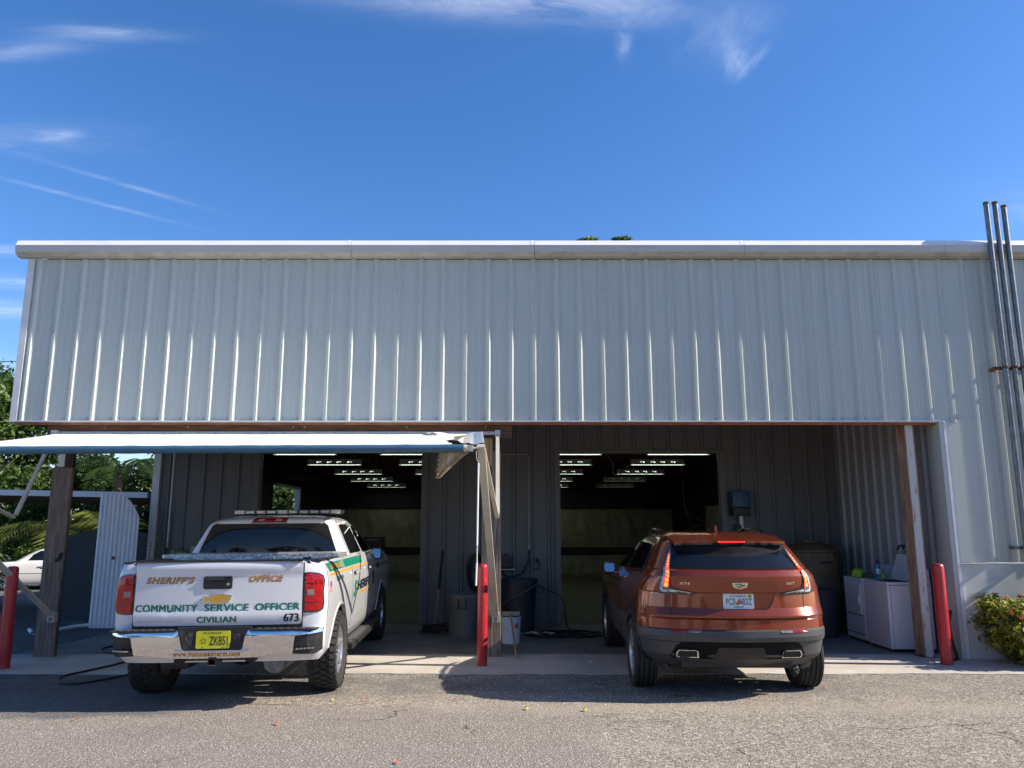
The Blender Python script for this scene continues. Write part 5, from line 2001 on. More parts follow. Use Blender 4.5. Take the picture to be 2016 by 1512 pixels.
cloth_heap(5.09, 11.62, .90, .085, .12, .115, 'lime_cloth', 'lime green cloth heaped at the front corner of the dryer top', 1)
cloth_heap(5.17, 11.45, .90, .08, .09, .07, 'dark_cloth', 'dark green cloth between the lime one and the spray can', 2)
cloth_heap(5.34, 11.36, .90, .05, .05, .06, 'lime_cloth', 'small lime cloth to the right of the spray can', 3)
cloth_heap(4.85, 12.25, .008, .06, .05, .03, 'lime_cloth', 'lime green scrap lying on the floor left of the dryer', 5)
m = MB('black_plastic')
m.tube([(5.58, 11.05, 1.36), (5.52, 11.05, 1.36), (5.49, 11.05, 1.32)], .014, n=8)
m.tube([(5.58, 11.2, 1.36), (5.52, 11.2, 1.36), (5.49, 11.2, 1.30)], .014, n=8)
m.tube([(5.57, 11.0, 1.36), (5.57, 11.25, 1.36)], .01, n=6)
single('water_tap', m, 'dark pair of washer taps on the ribbed wall above the dryer', 'tap', (5.56, 11.1, 1.35), smooth=40)
m = MB('hose')
m.tube([(5.50, 10.0, .60), (5.47, 10.02, .45), (5.50, 10.05, .25), (5.53, 10.02, .06), (5.50, 9.95, .025), (5.42, 9.9, .025)], .022, n=10)
single('black_hose', m, 'black hose hanging down behind the right red bollard', 'hose', (5.5, 10.0, 0), smooth=50)

# ------------------------------------------------------------------ tank, bins and buckets
m = MB('barrel')
m.lathe([(.36, .008), (.40, .03), (.41, .30), (.405, .62), (.415, .66), (.405, .70), (.41, 1.22), (.43, 1.235), (.43, 1.262), (.40, 1.285), (.30, 1.34), (.16, 1.375), (.155, 1.41), (.001, 1.415)], n=40, c=(4.86, 12.75, 0))
for a in (-1.9, -2.5, -1.2):
    m.box(4.86 + .40 * math.cos(a) - .03, 4.86 + .40 * math.cos(a) + .03, 12.75 + .40 * math.sin(a) - .03, 12.75 + .40 * math.sin(a) + .03, 1.10, 1.20)
m.box(4.80, 4.99, 12.325, 12.36, 1.06, 1.09, 'dark_decal')
single('plastic_tank', m, 'brown domed plastic tank against the back wall behind the orange SUV', 'tank', (4.86, 12.75, 0), smooth=35)


def bin_(x, y, r0, r1, h, mt, lab, handle=True, name='waste_bin'):
    t = thing(name, lab, 'bin', (x, y, .008))
    mb = MB(mt)
    mb.lathe([(r0, .008), (r1 * .985, h - .06), (r1 * 1.05, h - .055), (r1 * 1.06, h - .01), (r1 * 1.03, h), (r1 * .96, h - .005), (r1 * .94, h - .06), (r0 * .9, .03), (.001, .03)], n=32, c=(x, y, 0))
    part('body', mb, t, world=True, smooth=35)
    if handle:
        mb = MB('hose')
        yy = y - r1 * 1.02
        mb.tube([(x - .055, yy, h - .07), (x - .055, yy - .03, h - .08), (x - .055, yy - .035, h - .20), (x + .055, yy - .035, h - .20), (x + .055, yy - .03, h - .08), (x + .055, yy, h - .07)], .011, n=6)
        part('handle', mb, t, world=True, smooth=50)
    return t


bin_(-.74, 12.05, .205, .245, .63, 'grey_bin', 'grey round waste bin left of the middle post')
bin_(.10, 12.75, .25, .30, .80, 'dark_bin', 'dark blue large bin with a pressure washer wand across its rim', False)
bin_(4.70, 12.05, .20, .24, .70, 'dark_bin', 'dark bin in front of the brown domed tank', False)

bk = thing('bucket', 'white plastic bucket with a red label behind the middle post', 'bucket', (-.02, 11.40, .008))
m = MB('bucket')
bx, by = -.02, 11.40
m.lathe([(.125, .008), (.143, .30), (.150, .302), (.150, .318), (.144, .32), (.145, .35), (.152, .352), (.152, .37), (.142, .372), (.138, .34), (.118, .03), (.001, .03)], n=32, c=(bx, by, 0))
part('body', m, bk, world=True, smooth=35)
m = MB('label_red')


def cyl(u, v, o=0):
    a = -math.pi / 2 + u / .135
    rr = .125 + .018 * v / .3 + o
    return (bx + rr * math.cos(a), by + rr * math.sin(a), v)


m.patch([(.055, .215), (.055, .285), (.12, .285), (.12, .215)], cyl, .0015, .001, .03, 'label_red')
m.patch([(.055, .12), (.055, .214), (.12, .214), (.12, .12)], cyl, .0015, .001, .03, 'white_plastic')
for k in range(4):
    m.patch([(.063, .135 + .02 * k), (.063, .142 + .02 * k), (.112, .142 + .02 * k), (.112, .135 + .02 * k)], cyl, .003, .001, .03, 'grey_bin')
part('label', m, bk, world=True)
m = MB('cable')
m.tube([cyl(-.20, .30, .004), cyl(-.12, .24, .008), cyl(-.02, .19, .012), cyl(.08, .20, .008)], .003, n=5)
part('handle', m, bk, world=True)
m = MB('brush')
m.rbox(-.15, .11, 11.28, 11.36, .388, .445, .012, 'brush')
m.rbox(-.14, .10, 11.285, 11.355, .373, .389, .004, 'dark_bin')
m.tube([(-.02, 11.28, .41), (.055, 10.07, .02)], .0125, n=10, m='handle_wood')
single('push_broom', m, 'push broom resting its beige head on the white bucket', 'broom', (0, 10.8, .01), smooth=30)

# pressure washer wand with its hose
w0, w1 = at(986, 1191, 12.42), at(1046, 1157, 12.42)
m = MB('silver')
m.tube([w0, w1], .007, n=8, m='grey_bin')
m.tube([w1, at(1058, 1152, 12.42)], .020, n=10, m='hose')
m.tube([at(1054, 1150, 12.42), at(1074, 1160, 12.42)], .018, n=10, m='hose')
m.tube([at(1054, 1154, 12.42), at(1058, 1166, 12.42), at(1068, 1168, 12.42), at(1072, 1160, 12.42)], .006, n=6, m='hose')
m.tube([at(1074, 1160, 12.42), at(1092, 1167, 12.42), at(1104, 1175, 12.42), at(1112, 1192, 12.42), at(1113, 1215, 12.42), at(1116, 1235, 12.42), (.98, 12.1, .05), (1.10, 11.95, .016), (1.02, 11.8, .016), (.7, 11.9, .016)], .010, n=8, m='hose')
single('pressure_washer_wand', m, 'black pressure washer gun on the dark bin with hose falling to the floor', 'wand', (.3, 12.42, .7), smooth=50)
m = MB('black_plastic')
m.rbox(-.22, .05, 13.10, 13.36, .92, .93, .004, 'white_plastic')
m.prism([(13.12, .92), (13.38, .92), (13.38, .80)], lambda u, v, d: (d, u, v), -.21, -.195, 'white_plastic')
m.rbox(-.20, .02, 13.12, 13.34, .935, 1.06, .03)
m.lathe([(.07, 13.1), (.075, 13.12), (.075, 13.33)], n=18, c=(-.10, 0, 1.10), axis='y')
single('wall_pump', m, 'black pump on a small white wall shelf right of the middle post', 'pump', (-.1, 13.3, .92), smooth=35)
m = MB('conduit')
m.tube([(-.2, 13.33, 2.86), (.25, 13.33, 2.86), (.29, 13.33, 2.83), (.29, 13.33, 1.28)], .012, n=8)
m.tube([(.29, 13.33, 1.33), (.29, 13.33, 1.24)], .020, n=8)
m.tube([(.29, 13.33, 1.25), (.28, 13.30, 1.05), (.18, 13.27, .86), (.0, 13.25, .78), (-.12, 13.22, .82), (-.18, 13.2, .92)], .017, n=8, m='hose')
single('conduit_pipe', m, 'thin grey conduit running down the bay wall into a black hose loop', 'conduit', (.29, 13.33, 1.3), smooth=50)
m = MB('black_plastic')
m.box(.40, .44, 13.32, 13.37, 1.02, 1.10)
m.tube([(.42, 13.32, 1.08), (.42, 13.25, 1.10), (.46, 13.24, 1.0), (.44, 13.26, .93), (.38, 13.28, .92)], .012, n=7)
single('wall_tap', m, 'small dark tap on the wall left of the right bay', 'tap', (.42, 13.35, 1.05), smooth=40)
m = MB('hose')
for k in range(7):
    r_ = random.Random(k)
    pts = []
    for i in range(19):
        a = 2 * math.pi * i / 18
        pts.append((-.60 + (.10 + .02 * r_.random()) * math.sin(a) + .012 * k - .04, 13.28 - .012 * k, .88 + (.26 + .05 * r_.random()) * math.cos(a)))
    m.tube(pts, .012, n=6)
m.box(-.66, -.58, 13.2, 13.37, 1.10, 1.14)
single('coiled_hose', m, 'coil of black hose hanging on the wall beside the middle post', 'hose', (-.6, 13.28, .9), smooth=50)
m = MB('black_plastic')
m.tube([(-1.17, 13.28, 1.22), (-1.20, 13.0, .62)], .022, n=8, m='hose')
m.tube([(-1.20, 13.0, .62), (-1.24, 12.78, .10)], .016, n=8, m='handle_wood')
m.rbox(-1.42, -1.06, 12.72, 12.80, .03, .10, .01, 'hose')
single('floor_brush', m, 'long handled brush leaning on the wall right of the left bay', 'brush', (-1.2, 12.9, .01), smooth=40)
m = MB('hose')
for k in range(4):
    r_ = random.Random(40 + k)
    pts = [(-1.22 + .05 * k + (.20 + .035 * k + .02 * r_.random()) * math.cos(2 * math.pi * i / 20 + k), 12.5 + (.15 + .05 * k % .11 + .02 * r_.random()) * math.sin(2 * math.pi * i / 20 + k), .02 + .03 * k + .012 * math.sin(i)) for i in range(18 + k % 3)]
    m.tube(pts, .012, n=6)
single('coiled_hose', m, 'black hose coiled on the floor before the leaning brush', 'hose', (-1.25, 12.45, .01), smooth=50)
m = MB('hose')
for k in range(5):
    r_ = random.Random(70 + k)
    pts = [(.62 + .1 * k + (.38 + .06 * r_.random()) * math.cos(2 * math.pi * i / 20 + k), 12.1 + (.22 + .06 * r_.random()) * math.sin(2 * math.pi * i / 20 + k), .018 + .02 * (k % 3)) for i in range(21)]
    m.tube(pts, .010, n=6)
single('hose_heap', m, 'loose heap of dark hose on the floor below the washer gun', 'hose', (.8, 12.1, .01), smooth=50)
m = MB('paper')
vs = []
for i in range(7):
    for j in range(4):
        vs.append((.22 + .07 * i, 12.0 + .05 * j + .02 * math.sin(i), .05 + .02 * math.sin(i * 2.1 + j * 1.7)))
m.add(vs, [(i * 4 + j, (i + 1) * 4 + j, (i + 1) * 4 + j + 1, i * 4 + j + 1) for i in range(6) for j in range(3)])
single('paper_scrap', m, 'crumpled white paper beside the white bucket on the hose heap', 'paper', (.4, 12.05, .03), smooth=60)
m = MB('blue_box')
m.rbox(3.72, 4.03, 13.10, 13.37, 1.95, 2.22, .02)
m.rbox(3.73, 4.02, 13.12, 13.37, 1.80, 1.949, .02, 'black_plastic')
m.tube([(3.89, 13.24, 1.80), (3.89, 13.24, 1.66)], .03, n=10, m='white_plastic')
m.tube([(3.89, 13.24, 1.70), (3.92, 13.24, 1.55)], .018, n=8, m='white_plastic')
m.box(3.79, 3.87, 13.30, 13.37, 1.5, 1.66, 'black_plastic')
single('dispenser', m, 'dark blue and black dispenser box on the wall right of the right bay', 'dispenser', (3.88, 13.25, 1.8), smooth=30)
m = MB('trim_white')
m.tube([(-5.85, 13.33, 4.4), (-5.85, 13.33, 1.30)], .014, n=8)
m.tube([(-5.85, 13.33, 1.36), (-5.85, 13.33, 1.28)], .022, n=8, m='conduit')
m.tube([(-5.85, 13.33, 1.28), (-5.87, 13.30, 1.15), (-5.98, 13.25, .98), (-6.10, 13.22, .88)], .018, n=8, m='hose')
single('conduit_pipe', m, 'pale conduit on the far left wall ending in a black hose bend', 'conduit', (-5.85, 13.33, 1.3), smooth=50)
m = MB('green_valve')
m.tube([(-5.70, 13.22, 1.19), (-5.50, 13.22, 1.19)], .03, n=10)
m.tube([(-5.60, 13.22, 1.19), (-5.60, 13.37, 1.19)], .02, n=8)
m.box(-5.72, -5.66, 13.18, 13.26, 1.15, 1.23)
single('green_valve', m, 'bright green hose valve on the left wall above the truck bed', 'valve', (-5.6, 13.3, 1.19), smooth=40)
m = MB('black_plastic')
m.rbox(-5.42, -5.30, 13.26, 13.37, 1.12, 1.30, .01, 'conduit')
m.tube([(-5.36, 13.3, 1.12), (-5.36, 13.3, .8)], .01, n=6)
single('junction_box', m, 'grey junction box on the wall right of the green valve', 'junction box', (-5.36, 13.32, 1.2))

tc_ = thing('tool_cabinet', 'black tool cabinet deep in the left bay beyond the pickup mirror', 'cabinet', (-3.55, 20.2, .008))
m = MB('black_plastic')
m.rbox(-3.80, -3.30, 20.0, 20.45, .10, 1.36, .01)
for a in (-3.76, -3.34):
    for b in (20.06, 20.40):
        m.lathe([(.03, .01), (.03, .10)], n=10, c=(a, b, 0))
part('body', m, tc_, world=True)
for k in range(5):
    m = MB('grey_cladding')
    m.rbox(-3.78, -3.32, 19.985, 19.999, .14 + .24 * k, .35 + .24 * k, .004)
    m.box(-3.70, -3.40, 19.97, 19.984, .32 + .24 * k, .335 + .24 * k, 'silver')
    part('drawer', m, tc_, world=True)

# hoses and pipe on the ground at the left
m = MB('hose')
pts = [(330, 1306), (270, 1300), (215, 1312), (165, 1323), (128, 1331), (116, 1338), (122, 1346), (160, 1346), (215, 1337), (275, 1325), (320, 1315)]
pp = [gp(a, b, .014) for a, b in pts]
sm = []
for i in range(len(pp) - 1):
    p0, p1, p2, p3 = pp[max(i - 1, 0)], pp[i], pp[i + 1], pp[min(i + 2, len(pp) - 1)]
    for k in range(6):
        t = k / 6
        sm.append(tuple(.5 * (2 * b + (c - a) * t + (2 * a - 5 * b + 4 * c - d) * t * t + (3 * b - a - 3 * c + d) * t ** 3) for a, b, c, d in zip(p0, p1, p2, p3)))
sm.append(pp[-1])
m.tube([(x, y, .02) for x, y, z in sm], .012, n=8)
m.tube([gp(222, 1272, .02), gp(205, 1275, .02), gp(199, 1280, .02), gp(206, 1284, .02), gp(238, 1286, .02)], .011, n=8)
single('garden_hose', m, 'long black hose looped on the ground behind the left truck wheel', 'hose', gp(200, 1325), smooth=50)
m = MB('white_plastic')
m.tube([gp(58, 1240, .04), gp(64, 1246, .04), gp(80, 1244, .04), gp(110, 1240, .04), gp(150, 1233, .05), gp(195, 1229, .06), gp(230, 1230, .06)], .03, n=12)
single('plastic_pipe', m, 'white plastic pipe lying on the ground by the corrugated panel', 'pipe', gp(130, 1238), smooth=50)

# litter
for i, (px, py, mt, s_, lab) in enumerate(((655, 1378, 'yellow_leaf', .022, 'yellow leaf on the gravel behind the right truck wheel'), (717, 1377, 'red_leaf', .026, 'orange leaf on the gravel to the right of the truck'),
                                         (545, 1425, 'red_leaf', .026, 'brown leaf on the asphalt behind the truck bumper'), (782, 1500, 'red_leaf', .026, 'reddish leaf at the bottom edge near the middle'),
                                         (1037, 1395, 'yellow_leaf', .03, 'yellow leaf at the edge of the SUV shadow, left one'), (1152, 1398, 'yellow_leaf', .03, 'yellow leaf at the edge of the SUV shadow, right one'),
                                         (1624, 1353, 'red_leaf', .022, 'red leaf on the gravel right of the SUV wheel'), (148, 1417, 'red_leaf', .026, 'brown leaf at the shadow edge on the far left'),
                                         (1163, 1303, 'paper', .045, 'white paper scrap on the concrete left of the SUV'), (1156, 1290, 'paper', .03, 'small paper crumb left of the SUV front wheel'))):
    x, y, z = gp(px, py, .012)
    r_ = random.Random(i)
    a = r_.uniform(0, 6)
    m = MB(mt)
    vs = [(x, y, z + .012)]
    for k in range(9):
        t = 2 * math.pi * k / 9
        rr = s_ * (.5 + .5 * abs(math.cos(t - a))) * r_.uniform(.75, 1.1)
        vs.append((x + rr * math.cos(t), y + rr * math.sin(t), z + .002 + .02 * r_.random() * (k % 3 == 0)))
    m.add(vs, [(0, 1 + k, 1 + (k + 1) % 9) for k in range(9)])
    single('fallen_leaf' if mt != 'paper' else 'paper_scrap', m, lab, 'leaf' if mt != 'paper' else 'paper', (x, y, z), smooth=80)

# loose stones swept against the slab and over the worn surface
m = MB('stone_bit')
r_ = random.Random(12)
for k in range(2600):
    if k < 900:
        x, y = r_.uniform(-3.2, 7), 9.07 - abs(r_.gauss(0, .10)) - .01
    else:
        x, y = r_.uniform(-2.6, 7), r_.uniform(5.2, 9.0)
        if x < .8 and y < 7.4:
            continue
    s_ = .004 + .006 * r_.random() ** 2
    a = r_.uniform(0, 6)
    c, q = math.cos(a) * s_, math.sin(a) * s_
    h_ = s_ * r_.uniform(.7, 1.3)
    m.add([(x - c, y - q, .0), (x + q, y - c, .0), (x + c * 1.2, y + q * 1.2, .0), (x - q, y + c, .0), (x + c * .2, y + q * .3, h_)],
          [(0, 1, 4), (1, 2, 4), (2, 3, 4), (3, 0, 4)])
single('gravel', m, 'loose pale stone grit scattered over the worn asphalt before the slab', 'gravel', (2, 8, 0), kind='stuff', recalc=False)

# ------------------------------------------------------------------ shed and tank at the left
cp = thing('carport', 'low carport roof with white edge behind the left timber post', 'carport', (-11.5, 16.0, 0))
m = MB('carport_metal')
m.add([(-22, 13.95, 2.52), (-6.55, 13.95, 2.23), (-6.55, 19.5, 2.33), (-22, 19.5, 2.62)], [(0, 1, 2, 3)], 'carport_metal')
m.add([(-22, 13.97, 2.44), (-6.57, 13.97, 2.15), (-6.57, 19.48, 2.25), (-22, 19.48, 2.54)], [(3, 2, 1, 0)], 'carport_under')
m.add([(-22, 13.949, 2.52), (-6.55, 13.949, 2.23), (-6.55, 13.949, 2.13), (-22, 13.949, 2.41)], [(3, 2, 1, 0)])
m.add([(-6.549, 13.95, 2.23), (-6.549, 19.5, 2.33), (-6.549, 19.5, 2.20), (-6.549, 13.95, 2.13)], [(3, 2, 1, 0)])
for k in range(9):
    yy = 14.4 + .6 * k
    m.add([(-22, yy, 2.45), (-6.6, yy, 2.16), (-6.6, yy + .08, 2.16), (-22, yy + .08, 2.45), (-22, yy, 2.38), (-6.6, yy, 2.09), (-6.6, yy + .08, 2.09), (-22, yy + .08, 2.38)],
          [(4, 5, 6, 7), (0, 1, 5, 4), (3, 2, 6, 7)], 'carport_under')
part('roof', m, cp, world=True)
for (x_, y_) in ((-9.6, 19.0), (-14.6, 19.0), (-14.6, 14.2), (-19.5, 14.2)):
    m = MB('carport_metal')
    m.tube([(x_, y_, -.4), (x_, y_, 2.3)], .045, n=10)
    part('post', m, cp, world=True, smooth=40)
m = MB('carport_metal')
for k in range(3):
    m.rbox(-6.55, -6.26, 14.55 - .02 * k, 14.60, 2.05 - .10 * k, 2.14 - .10 * k, .01)
m.box(-6.62, -6.22, 14.7, 14.75, .0, 1.86, 'dark_void')
m.box(-6.55, -6.24, 14.62, 14.66, 1.55, 1.85, 'tank_dark')
part('siding', m, cp, world=True)
m = MB('corrugated')
n = 70
prev = None
pts = []
for i in range(n + 1):
    u = i / n
    x_ = -6.86 + .68 * u
    yy = 12.95 + .010 * math.cos(u * 2 * math.pi * 9.5)
    top = 2.17 - .05 * u - .36 * max(0, (u - .45) / .55) ** 2.2
    pts.append((x_, yy, top))
vs = [(x - .03 * 0, y, .01) for x, y, z in pts] + [p for p in pts] + [(x, y + .012, .01) for x, y, z in pts] + [(x, y + .012, z) for x, y, z in pts]
N = n + 1
m.add(vs, [(i, i + 1, N + i + 1, N + i) for i in range(n)] + [(2 * N + i, 3 * N + i, 3 * N + i + 1, 2 * N + i + 1) for i in range(n)] + [(N + i, N + i + 1, 3 * N + i + 1, 3 * N + i) for i in range(n)])
pa = gp(225, 1107, 0)
m.lathe([(.028, 12.93), (.03, 12.927), (.001, 12.925)], n=7, c=(-6.545, 0, 1.12), axis='y', m='rust')
for zz in (.5, 1.0, 1.5, 1.95):
    for xx in (-6.80, -6.26):
        if zz < 1.8 or xx < -6.5:
            m.lathe([(.008, 12.935), (.001, 12.93)], n=6, c=(xx, 0, zz), axis='y', m='seam_dark')
single('corrugated_panel', m, 'white corrugated sheet panel with rounded corner left of the truck', 'panel', (-6.5, 12.95, 0), smooth=50)
m = MB('tank_dark')
prof = [(-8.62, .0), (-8.70, .3), (-8.66, .95), (-8.50, 1.28), (-8.25, 1.45), (-7.9, 1.55), (-7.5, 1.57), (-7.0, 1.55), (-6.8, 1.5), (-6.8, .0)]
m.prism(prof, lambda u, v, d: (u, d, v), 14.6, 17.0)
for zz in (.25, .55, .85, 1.12, 1.36):
    m.box(-8.72, -6.79, 14.585, 14.6, zz, zz + .018, 'tank_dark')
single('storage_tank', m, 'dark slate banded tank with rounded top behind the left timber post', 'tank', (-7.7, 15.8, 0), smooth=25)
m = MB('hose')
m.tube([(-60, 34, 8.6), (-30, 33, 8.62), (-19, 33, 8.75), (-8, 33.5, 9.2)], .018, n=5)
single('overhead_wire', m, 'thin dark overhead wire crossing the sky at the left edge', 'wire', (-30, 33, 8.6))

# ------------------------------------------------------------------ plants
def leaves(clumps, n, size, seed, flat=.35, droop=0):
    """leaf-sized faces spread through the volumes of the clumps (x, y, z, rx, ry, rz)"""
    r = np.random.default_rng(seed)
    cl = np.array(clumps, float)
    w = cl[:, 3] * cl[:, 4] * cl[:, 5]
    w = w ** .75
    idx = r.choice(len(cl), n, p=w / w.sum())
    d = r.normal(size=(n, 3))
    d /= np.linalg.norm(d, axis=1)[:, None]
    rad = r.random(n) ** .42
    P = cl[idx, :3] + d * rad[:, None] * cl[idx, 3:6] * (1 + .18 * r.normal(size=(n, 1)))
    nrm = d * .6 + r.normal(size=(n, 3)) * .7 + np.array([0, 0, .5])
    nrm /= np.linalg.norm(nrm, axis=1)[:, None]
    t = r.normal(size=(n, 3))
    t -= nrm * (t * nrm).sum(1)[:, None]
    t /= np.linalg.norm(t, axis=1)[:, None]
    b = np.cross(nrm, t)
    s = size * (.6 + .8 * r.random(n))[:, None]
    V = np.empty((n, 4, 3))
    V[:, 0] = P - t * s
    V[:, 1] = P + b * s * .48 + nrm * s * .12
    V[:, 2] = P + t * s
    V[:, 3] = P - b * s * .48 + nrm * s * .12
    return V.reshape(-1, 3)


def add_leaves(mb, V, m):
    n = len(V) // 4
    mb.add(V.tolist(), [(4 * i, 4 * i + 1, 4 * i + 2, 4 * i + 3) for i in range(n)], m)


def tree(lab, x, y, z0, h, cw, n, size, mt, seed, low=.35, name='oak_tree', cat='tree', clump=None, group=None):
    r = random.Random(seed)
    t = thing(name, lab, cat, (x, y, z0), group=group)
    mb = MB('bark')
    top = h * (low + .25)
    mb.tube([(x, y, z0 - .3), (x + .1, y, z0 + top * .5), (x - .1, y + .1, z0 + top), (x, y, z0 + h * .8)], [h * .035, h * .027, h * .02, h * .006], n=9)
    cl = clump or []
    if not cl:
        for k in range(34):
            a, q = r.uniform(0, 6.28), r.random() ** .5
            zz = low + (1 - low) * r.random()
            wz = math.sin(math.pi * min(max((zz - low) / (1 - low) * .8 + .15, 0), 1)) ** .7
            s = h * r.uniform(.07, .15)
            cl.append((x + cw * q * wz * math.cos(a), y + cw * q * wz * math.sin(a), z0 + h * zz - s * .6, s * 1.15, s * 1.15, s * .8))
    for c in cl[::2]:
        b0 = Vector((x, y, z0 + top * r.uniform(.5, 1)))
        b1 = Vector(c[:3])
        mid = (b0 + b1) / 2 + Vector((0, 0, .1 * h * r.random()))
        mb.tube([b0, mid, b1], [h * .011, h * .007, h * .003], n=5)
    part('trunk', mb, t, world=True, smooth=60)
    mb = MB(mt)
    add_leaves(mb, leaves(cl, n, size, seed), mt)
    part('crown', mb, t, world=True, recalc=False)
    return t


TG = 'trees behind the carport on the left'
tree('tall broad oak rising at the left edge beyond the awning', -22.0, 31, -.33, 8.6, 4.1, 28500, .136, 'oak_leaf', 21, low=.12, group=TG)
tree('mid green tree seen between the left post and the white end post', -14.4, 33, -.33, 6.6, 3.8, 22800, .129, 'dark_leaf', 22, low=.06, group=TG)
tree('dark bushy tree filling the gap above the corrugated panel', -9.6, 31, -.33, 6.3, 3.2, 20900, .122, 'dark_leaf', 23, low=.05, group=TG)
tree('low dense tree behind the white sedan', -18.5, 35, -.33, 5.0, 4.4, 20900, .129, 'oak_leaf', 24, low=.02, group=TG)
tree('far leafy tree at the picture edge behind the sedan', -28.5, 37, -.33, 7.0, 4.6, 17100, .150, 'oak_leaf', 25, low=.03, group=TG)
tree('leafy tree seen through the side doorway of the workshop', -12.6, 40.5, -.33, 6.5, 4.2, 17100, .136, 'oak_leaf', 26, low=.04, group=TG)
cl = []
r_ = random.Random(9)
for (cx2, zt, wd) in ((3.35, 14.98, .62), (4.25, 14.72, .5), (5.02, 15.02, .34), (4.4, 13.1, 1.5), (3.6, 12.2, 1.9), (4.9, 11.5, 1.8)):
    for k in range(5):
        cl.append((cx2 + r_.uniform(-wd, wd) * .9, 34.5 + r_.uniform(-.7, .7), zt - .22 - .5 * r_.random(), .26, .3, .20))
tree('tree top just showing over the white gutter', 4.2, 34.5, 0, 15.2, 2, 5200, .12, 'oak_leaf', 31, low=.6, clump=cl)


tree('dense dark tree low behind the carport and the tank', -12.6, 37.5, -.33, 5.2, 3.6, 15000, .14, 'dark_leaf', 27, low=.01, group=TG)


def palm(lab, x, y, z0, h, nf, fl, seed, mt='palm_leaf', up=.9, group='palms behind the carport'):
    r = random.Random(seed)
    t = thing('palm_tree', lab, 'palm', (x, y, z0), group=group)
    mb = MB('bark')
    mb.tube([(x, y, z0 - .2), (x + .05, y, z0 + h * .5), (x, y, z0 + h)], [.17, .14, .13], n=10)
    part('trunk', mb, t, world=True, smooth=60)
    mb = MB(mt)
    for k in range(nf):
        a = 2 * math.pi * k / nf + r.uniform(-.2, .2)
        el = r.uniform(.15, up)
        d = Vector((math.cos(a), math.sin(a), 0))
        pts = []
        for i in range(15):
            s = i / 14
            rr = fl * s
            pts.append(Vector((x, y, z0 + h)) + d * rr * math.cos(el * (1 - .4 * s)) + Vector((0, 0, rr * math.sin(el) - fl * .62 * s ** 2.2)))
        mb.tube(pts, [.018 - .014 * i / 14 for i in range(15)], n=4)
        side = d.cross(Vector((0, 0, 1)))
        for i in range(2, 15):
            for q in (0, .5):
                j = min(i + q, 14)
                p = pts[int(j)] if q == 0 or i == 14 else (pts[i] + pts[i + 1]) / 2
                ln = fl * .30 * math.sin(math.pi * (.12 + .86 * j / 14)) ** .7
                for sg in (-1, 1):
                    tip = p + (side * sg * .8 + d * .55 + Vector((0, 0, -.35 + r.uniform(-.12, .12)))) * ln
                    wv = d * .022
                    mb.add([p - wv, p + wv, (p + tip) / 2 + wv * .9 + Vector((0, 0, .03)), tip, (p + tip) / 2 - wv * .9 + Vector((0, 0, .03))], [(0, 1, 2, 3, 4)], mt)
    part('crown', mb, t, world=True, recalc=False)
    return t


palm('palm with sunlit yellow green fronds arching above the white sedan', -15.6, 27.6, -.33, 1.75, 14, 2.9, 51, up=1.0)
palm('tall palm with dark fan of fronds over the carport roof', -14.0, 27.5, -.33, 3.9, 15, 2.3, 52, mt='dark_leaf')
palm('small palm behind the dark tank', -11.0, 23.5, -.33, 1.3, 12, 2.1, 53, up=1.0)

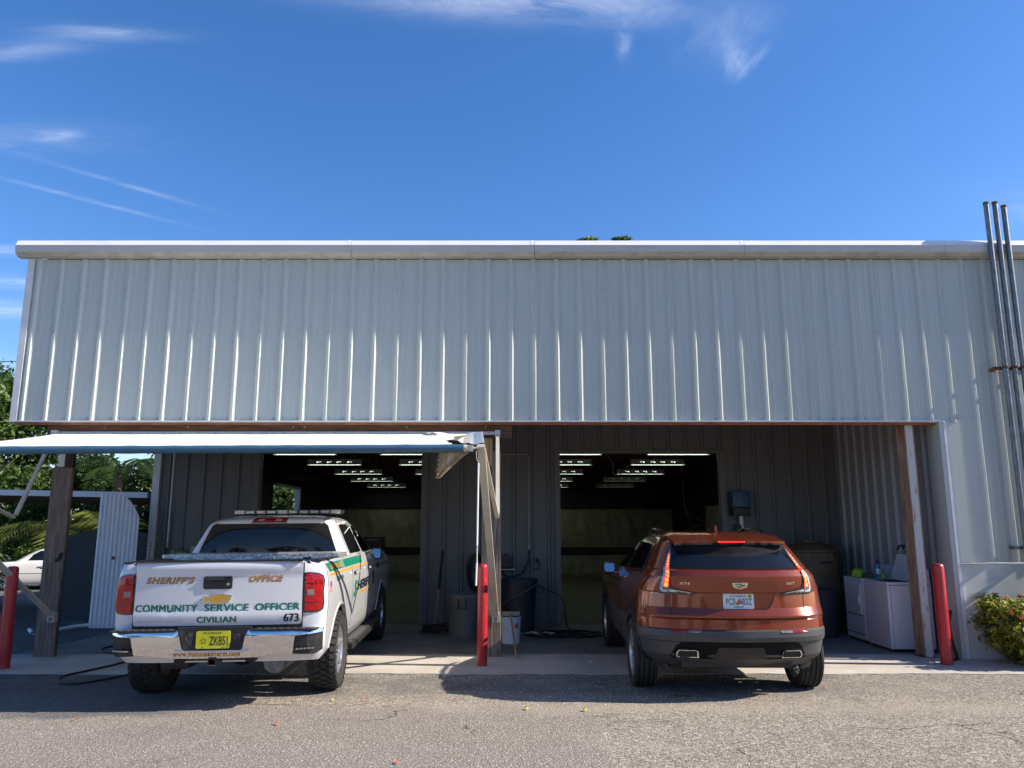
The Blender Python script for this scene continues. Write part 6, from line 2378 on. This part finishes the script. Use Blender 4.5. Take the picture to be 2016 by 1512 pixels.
bs = thing('bush', 'clipped green bush with red flowers before the stucco base', 'bush', (6.75, 9.62, 0))
cl = []
r_ = random.Random(5)
for i in range(9):
    for j in range(4):
        for k in range(3):
            zz = .10 + .19 * j + r_.uniform(-.03, .03)
            xx = 5.98 + .235 * i + r_.uniform(-.06, .06) + (.13 if (i == 0 and j == 0) else 0) - (.0 if i else .04 * (j == 2))
            if i == 0 and j == 0 and k != 1:
                continue
            cl.append((xx, 9.62 + .27 * (k - 1) + r_.uniform(-.05, .05), zz, .17, .15, .115))
m = MB('bush_leaf')
add_leaves(m, leaves(cl, 24000, .036, 61), 'bush_leaf')
part('foliage', m, bs, world=True, recalc=False)
m = MB('bark')
for k in range(22):
    x_ = 6.7 + r_.uniform(-.5, .7)
    y_ = 9.62 + r_.uniform(-.15, .15)
    m.tube([(x_, y_, -.02), (x_ + r_.uniform(-.15, .15), y_ + r_.uniform(-.1, .1), .25), (x_ + r_.uniform(-.35, .35), y_ + r_.uniform(-.2, .2), .6)], [.010, .007, .003], n=5)
part('stems', m, bs, world=True, smooth=60)
for (fx, fz, fy) in ((5.86, .80, 9.42), (6.04, .82, 9.45), (5.80, .66, 9.26), (5.90, .60, 9.24), (6.0, .70, 9.25), (6.05, .52, 9.22)):
    m = MB('flower')
    V = leaves([(fx, fy, fz, .035, .03, .022)], 26, .016, int(fx * 100))
    add_leaves(m, V, 'flower')
    part('flower_head', m, bs, world=True, recalc=False)

# the wood across the yard, behind the photographer: it shows in the rear windows
m = MB('dark_leaf')
cl = []
r_ = random.Random(77)
for k in range(90):
    x_ = r_.uniform(-46, 46)
    hh = 8.0 + 2.2 * math.sin(x_ * .35) + 1.2 * math.sin(x_ * .9 + 1)
    cl.append((x_, -34 + r_.uniform(-3, 3), r_.uniform(.5, max(hh, 1.2)), 2.2, 1.8, 1.3))
add_leaves(m, leaves(cl, 14000, .42, 78), 'dark_leaf')
single('wood', m, 'dark line of trees across the yard mirrored in the rear windows', 'wood', (0, -34, 0), kind='stuff', recalc=False)

m = MB('dark_leaf')
cl = []
r_ = random.Random(90)
for k in range(60):
    x_ = r_.uniform(-75, -12)
    hh = 5.0 + 1.3 * math.sin(x_ * .3) + 1.0 * math.sin(x_ * .8 + 2)
    cl.append((x_, 58 + r_.uniform(-3, 3), -.3 + r_.uniform(.2, hh), 2.4, 1.8, 1.4))
for k in range(40):
    cl.append((-75 + 63 * k / 39, 60, .5, 2.2, 1.5, 1.3))
add_leaves(m, leaves(cl, 16000, .40, 91), 'dark_leaf')
single('far_wood', m, 'far dark wood closing the view under the carport roof on the left', 'wood', (-40, 58, 0), kind='stuff', recalc=False)
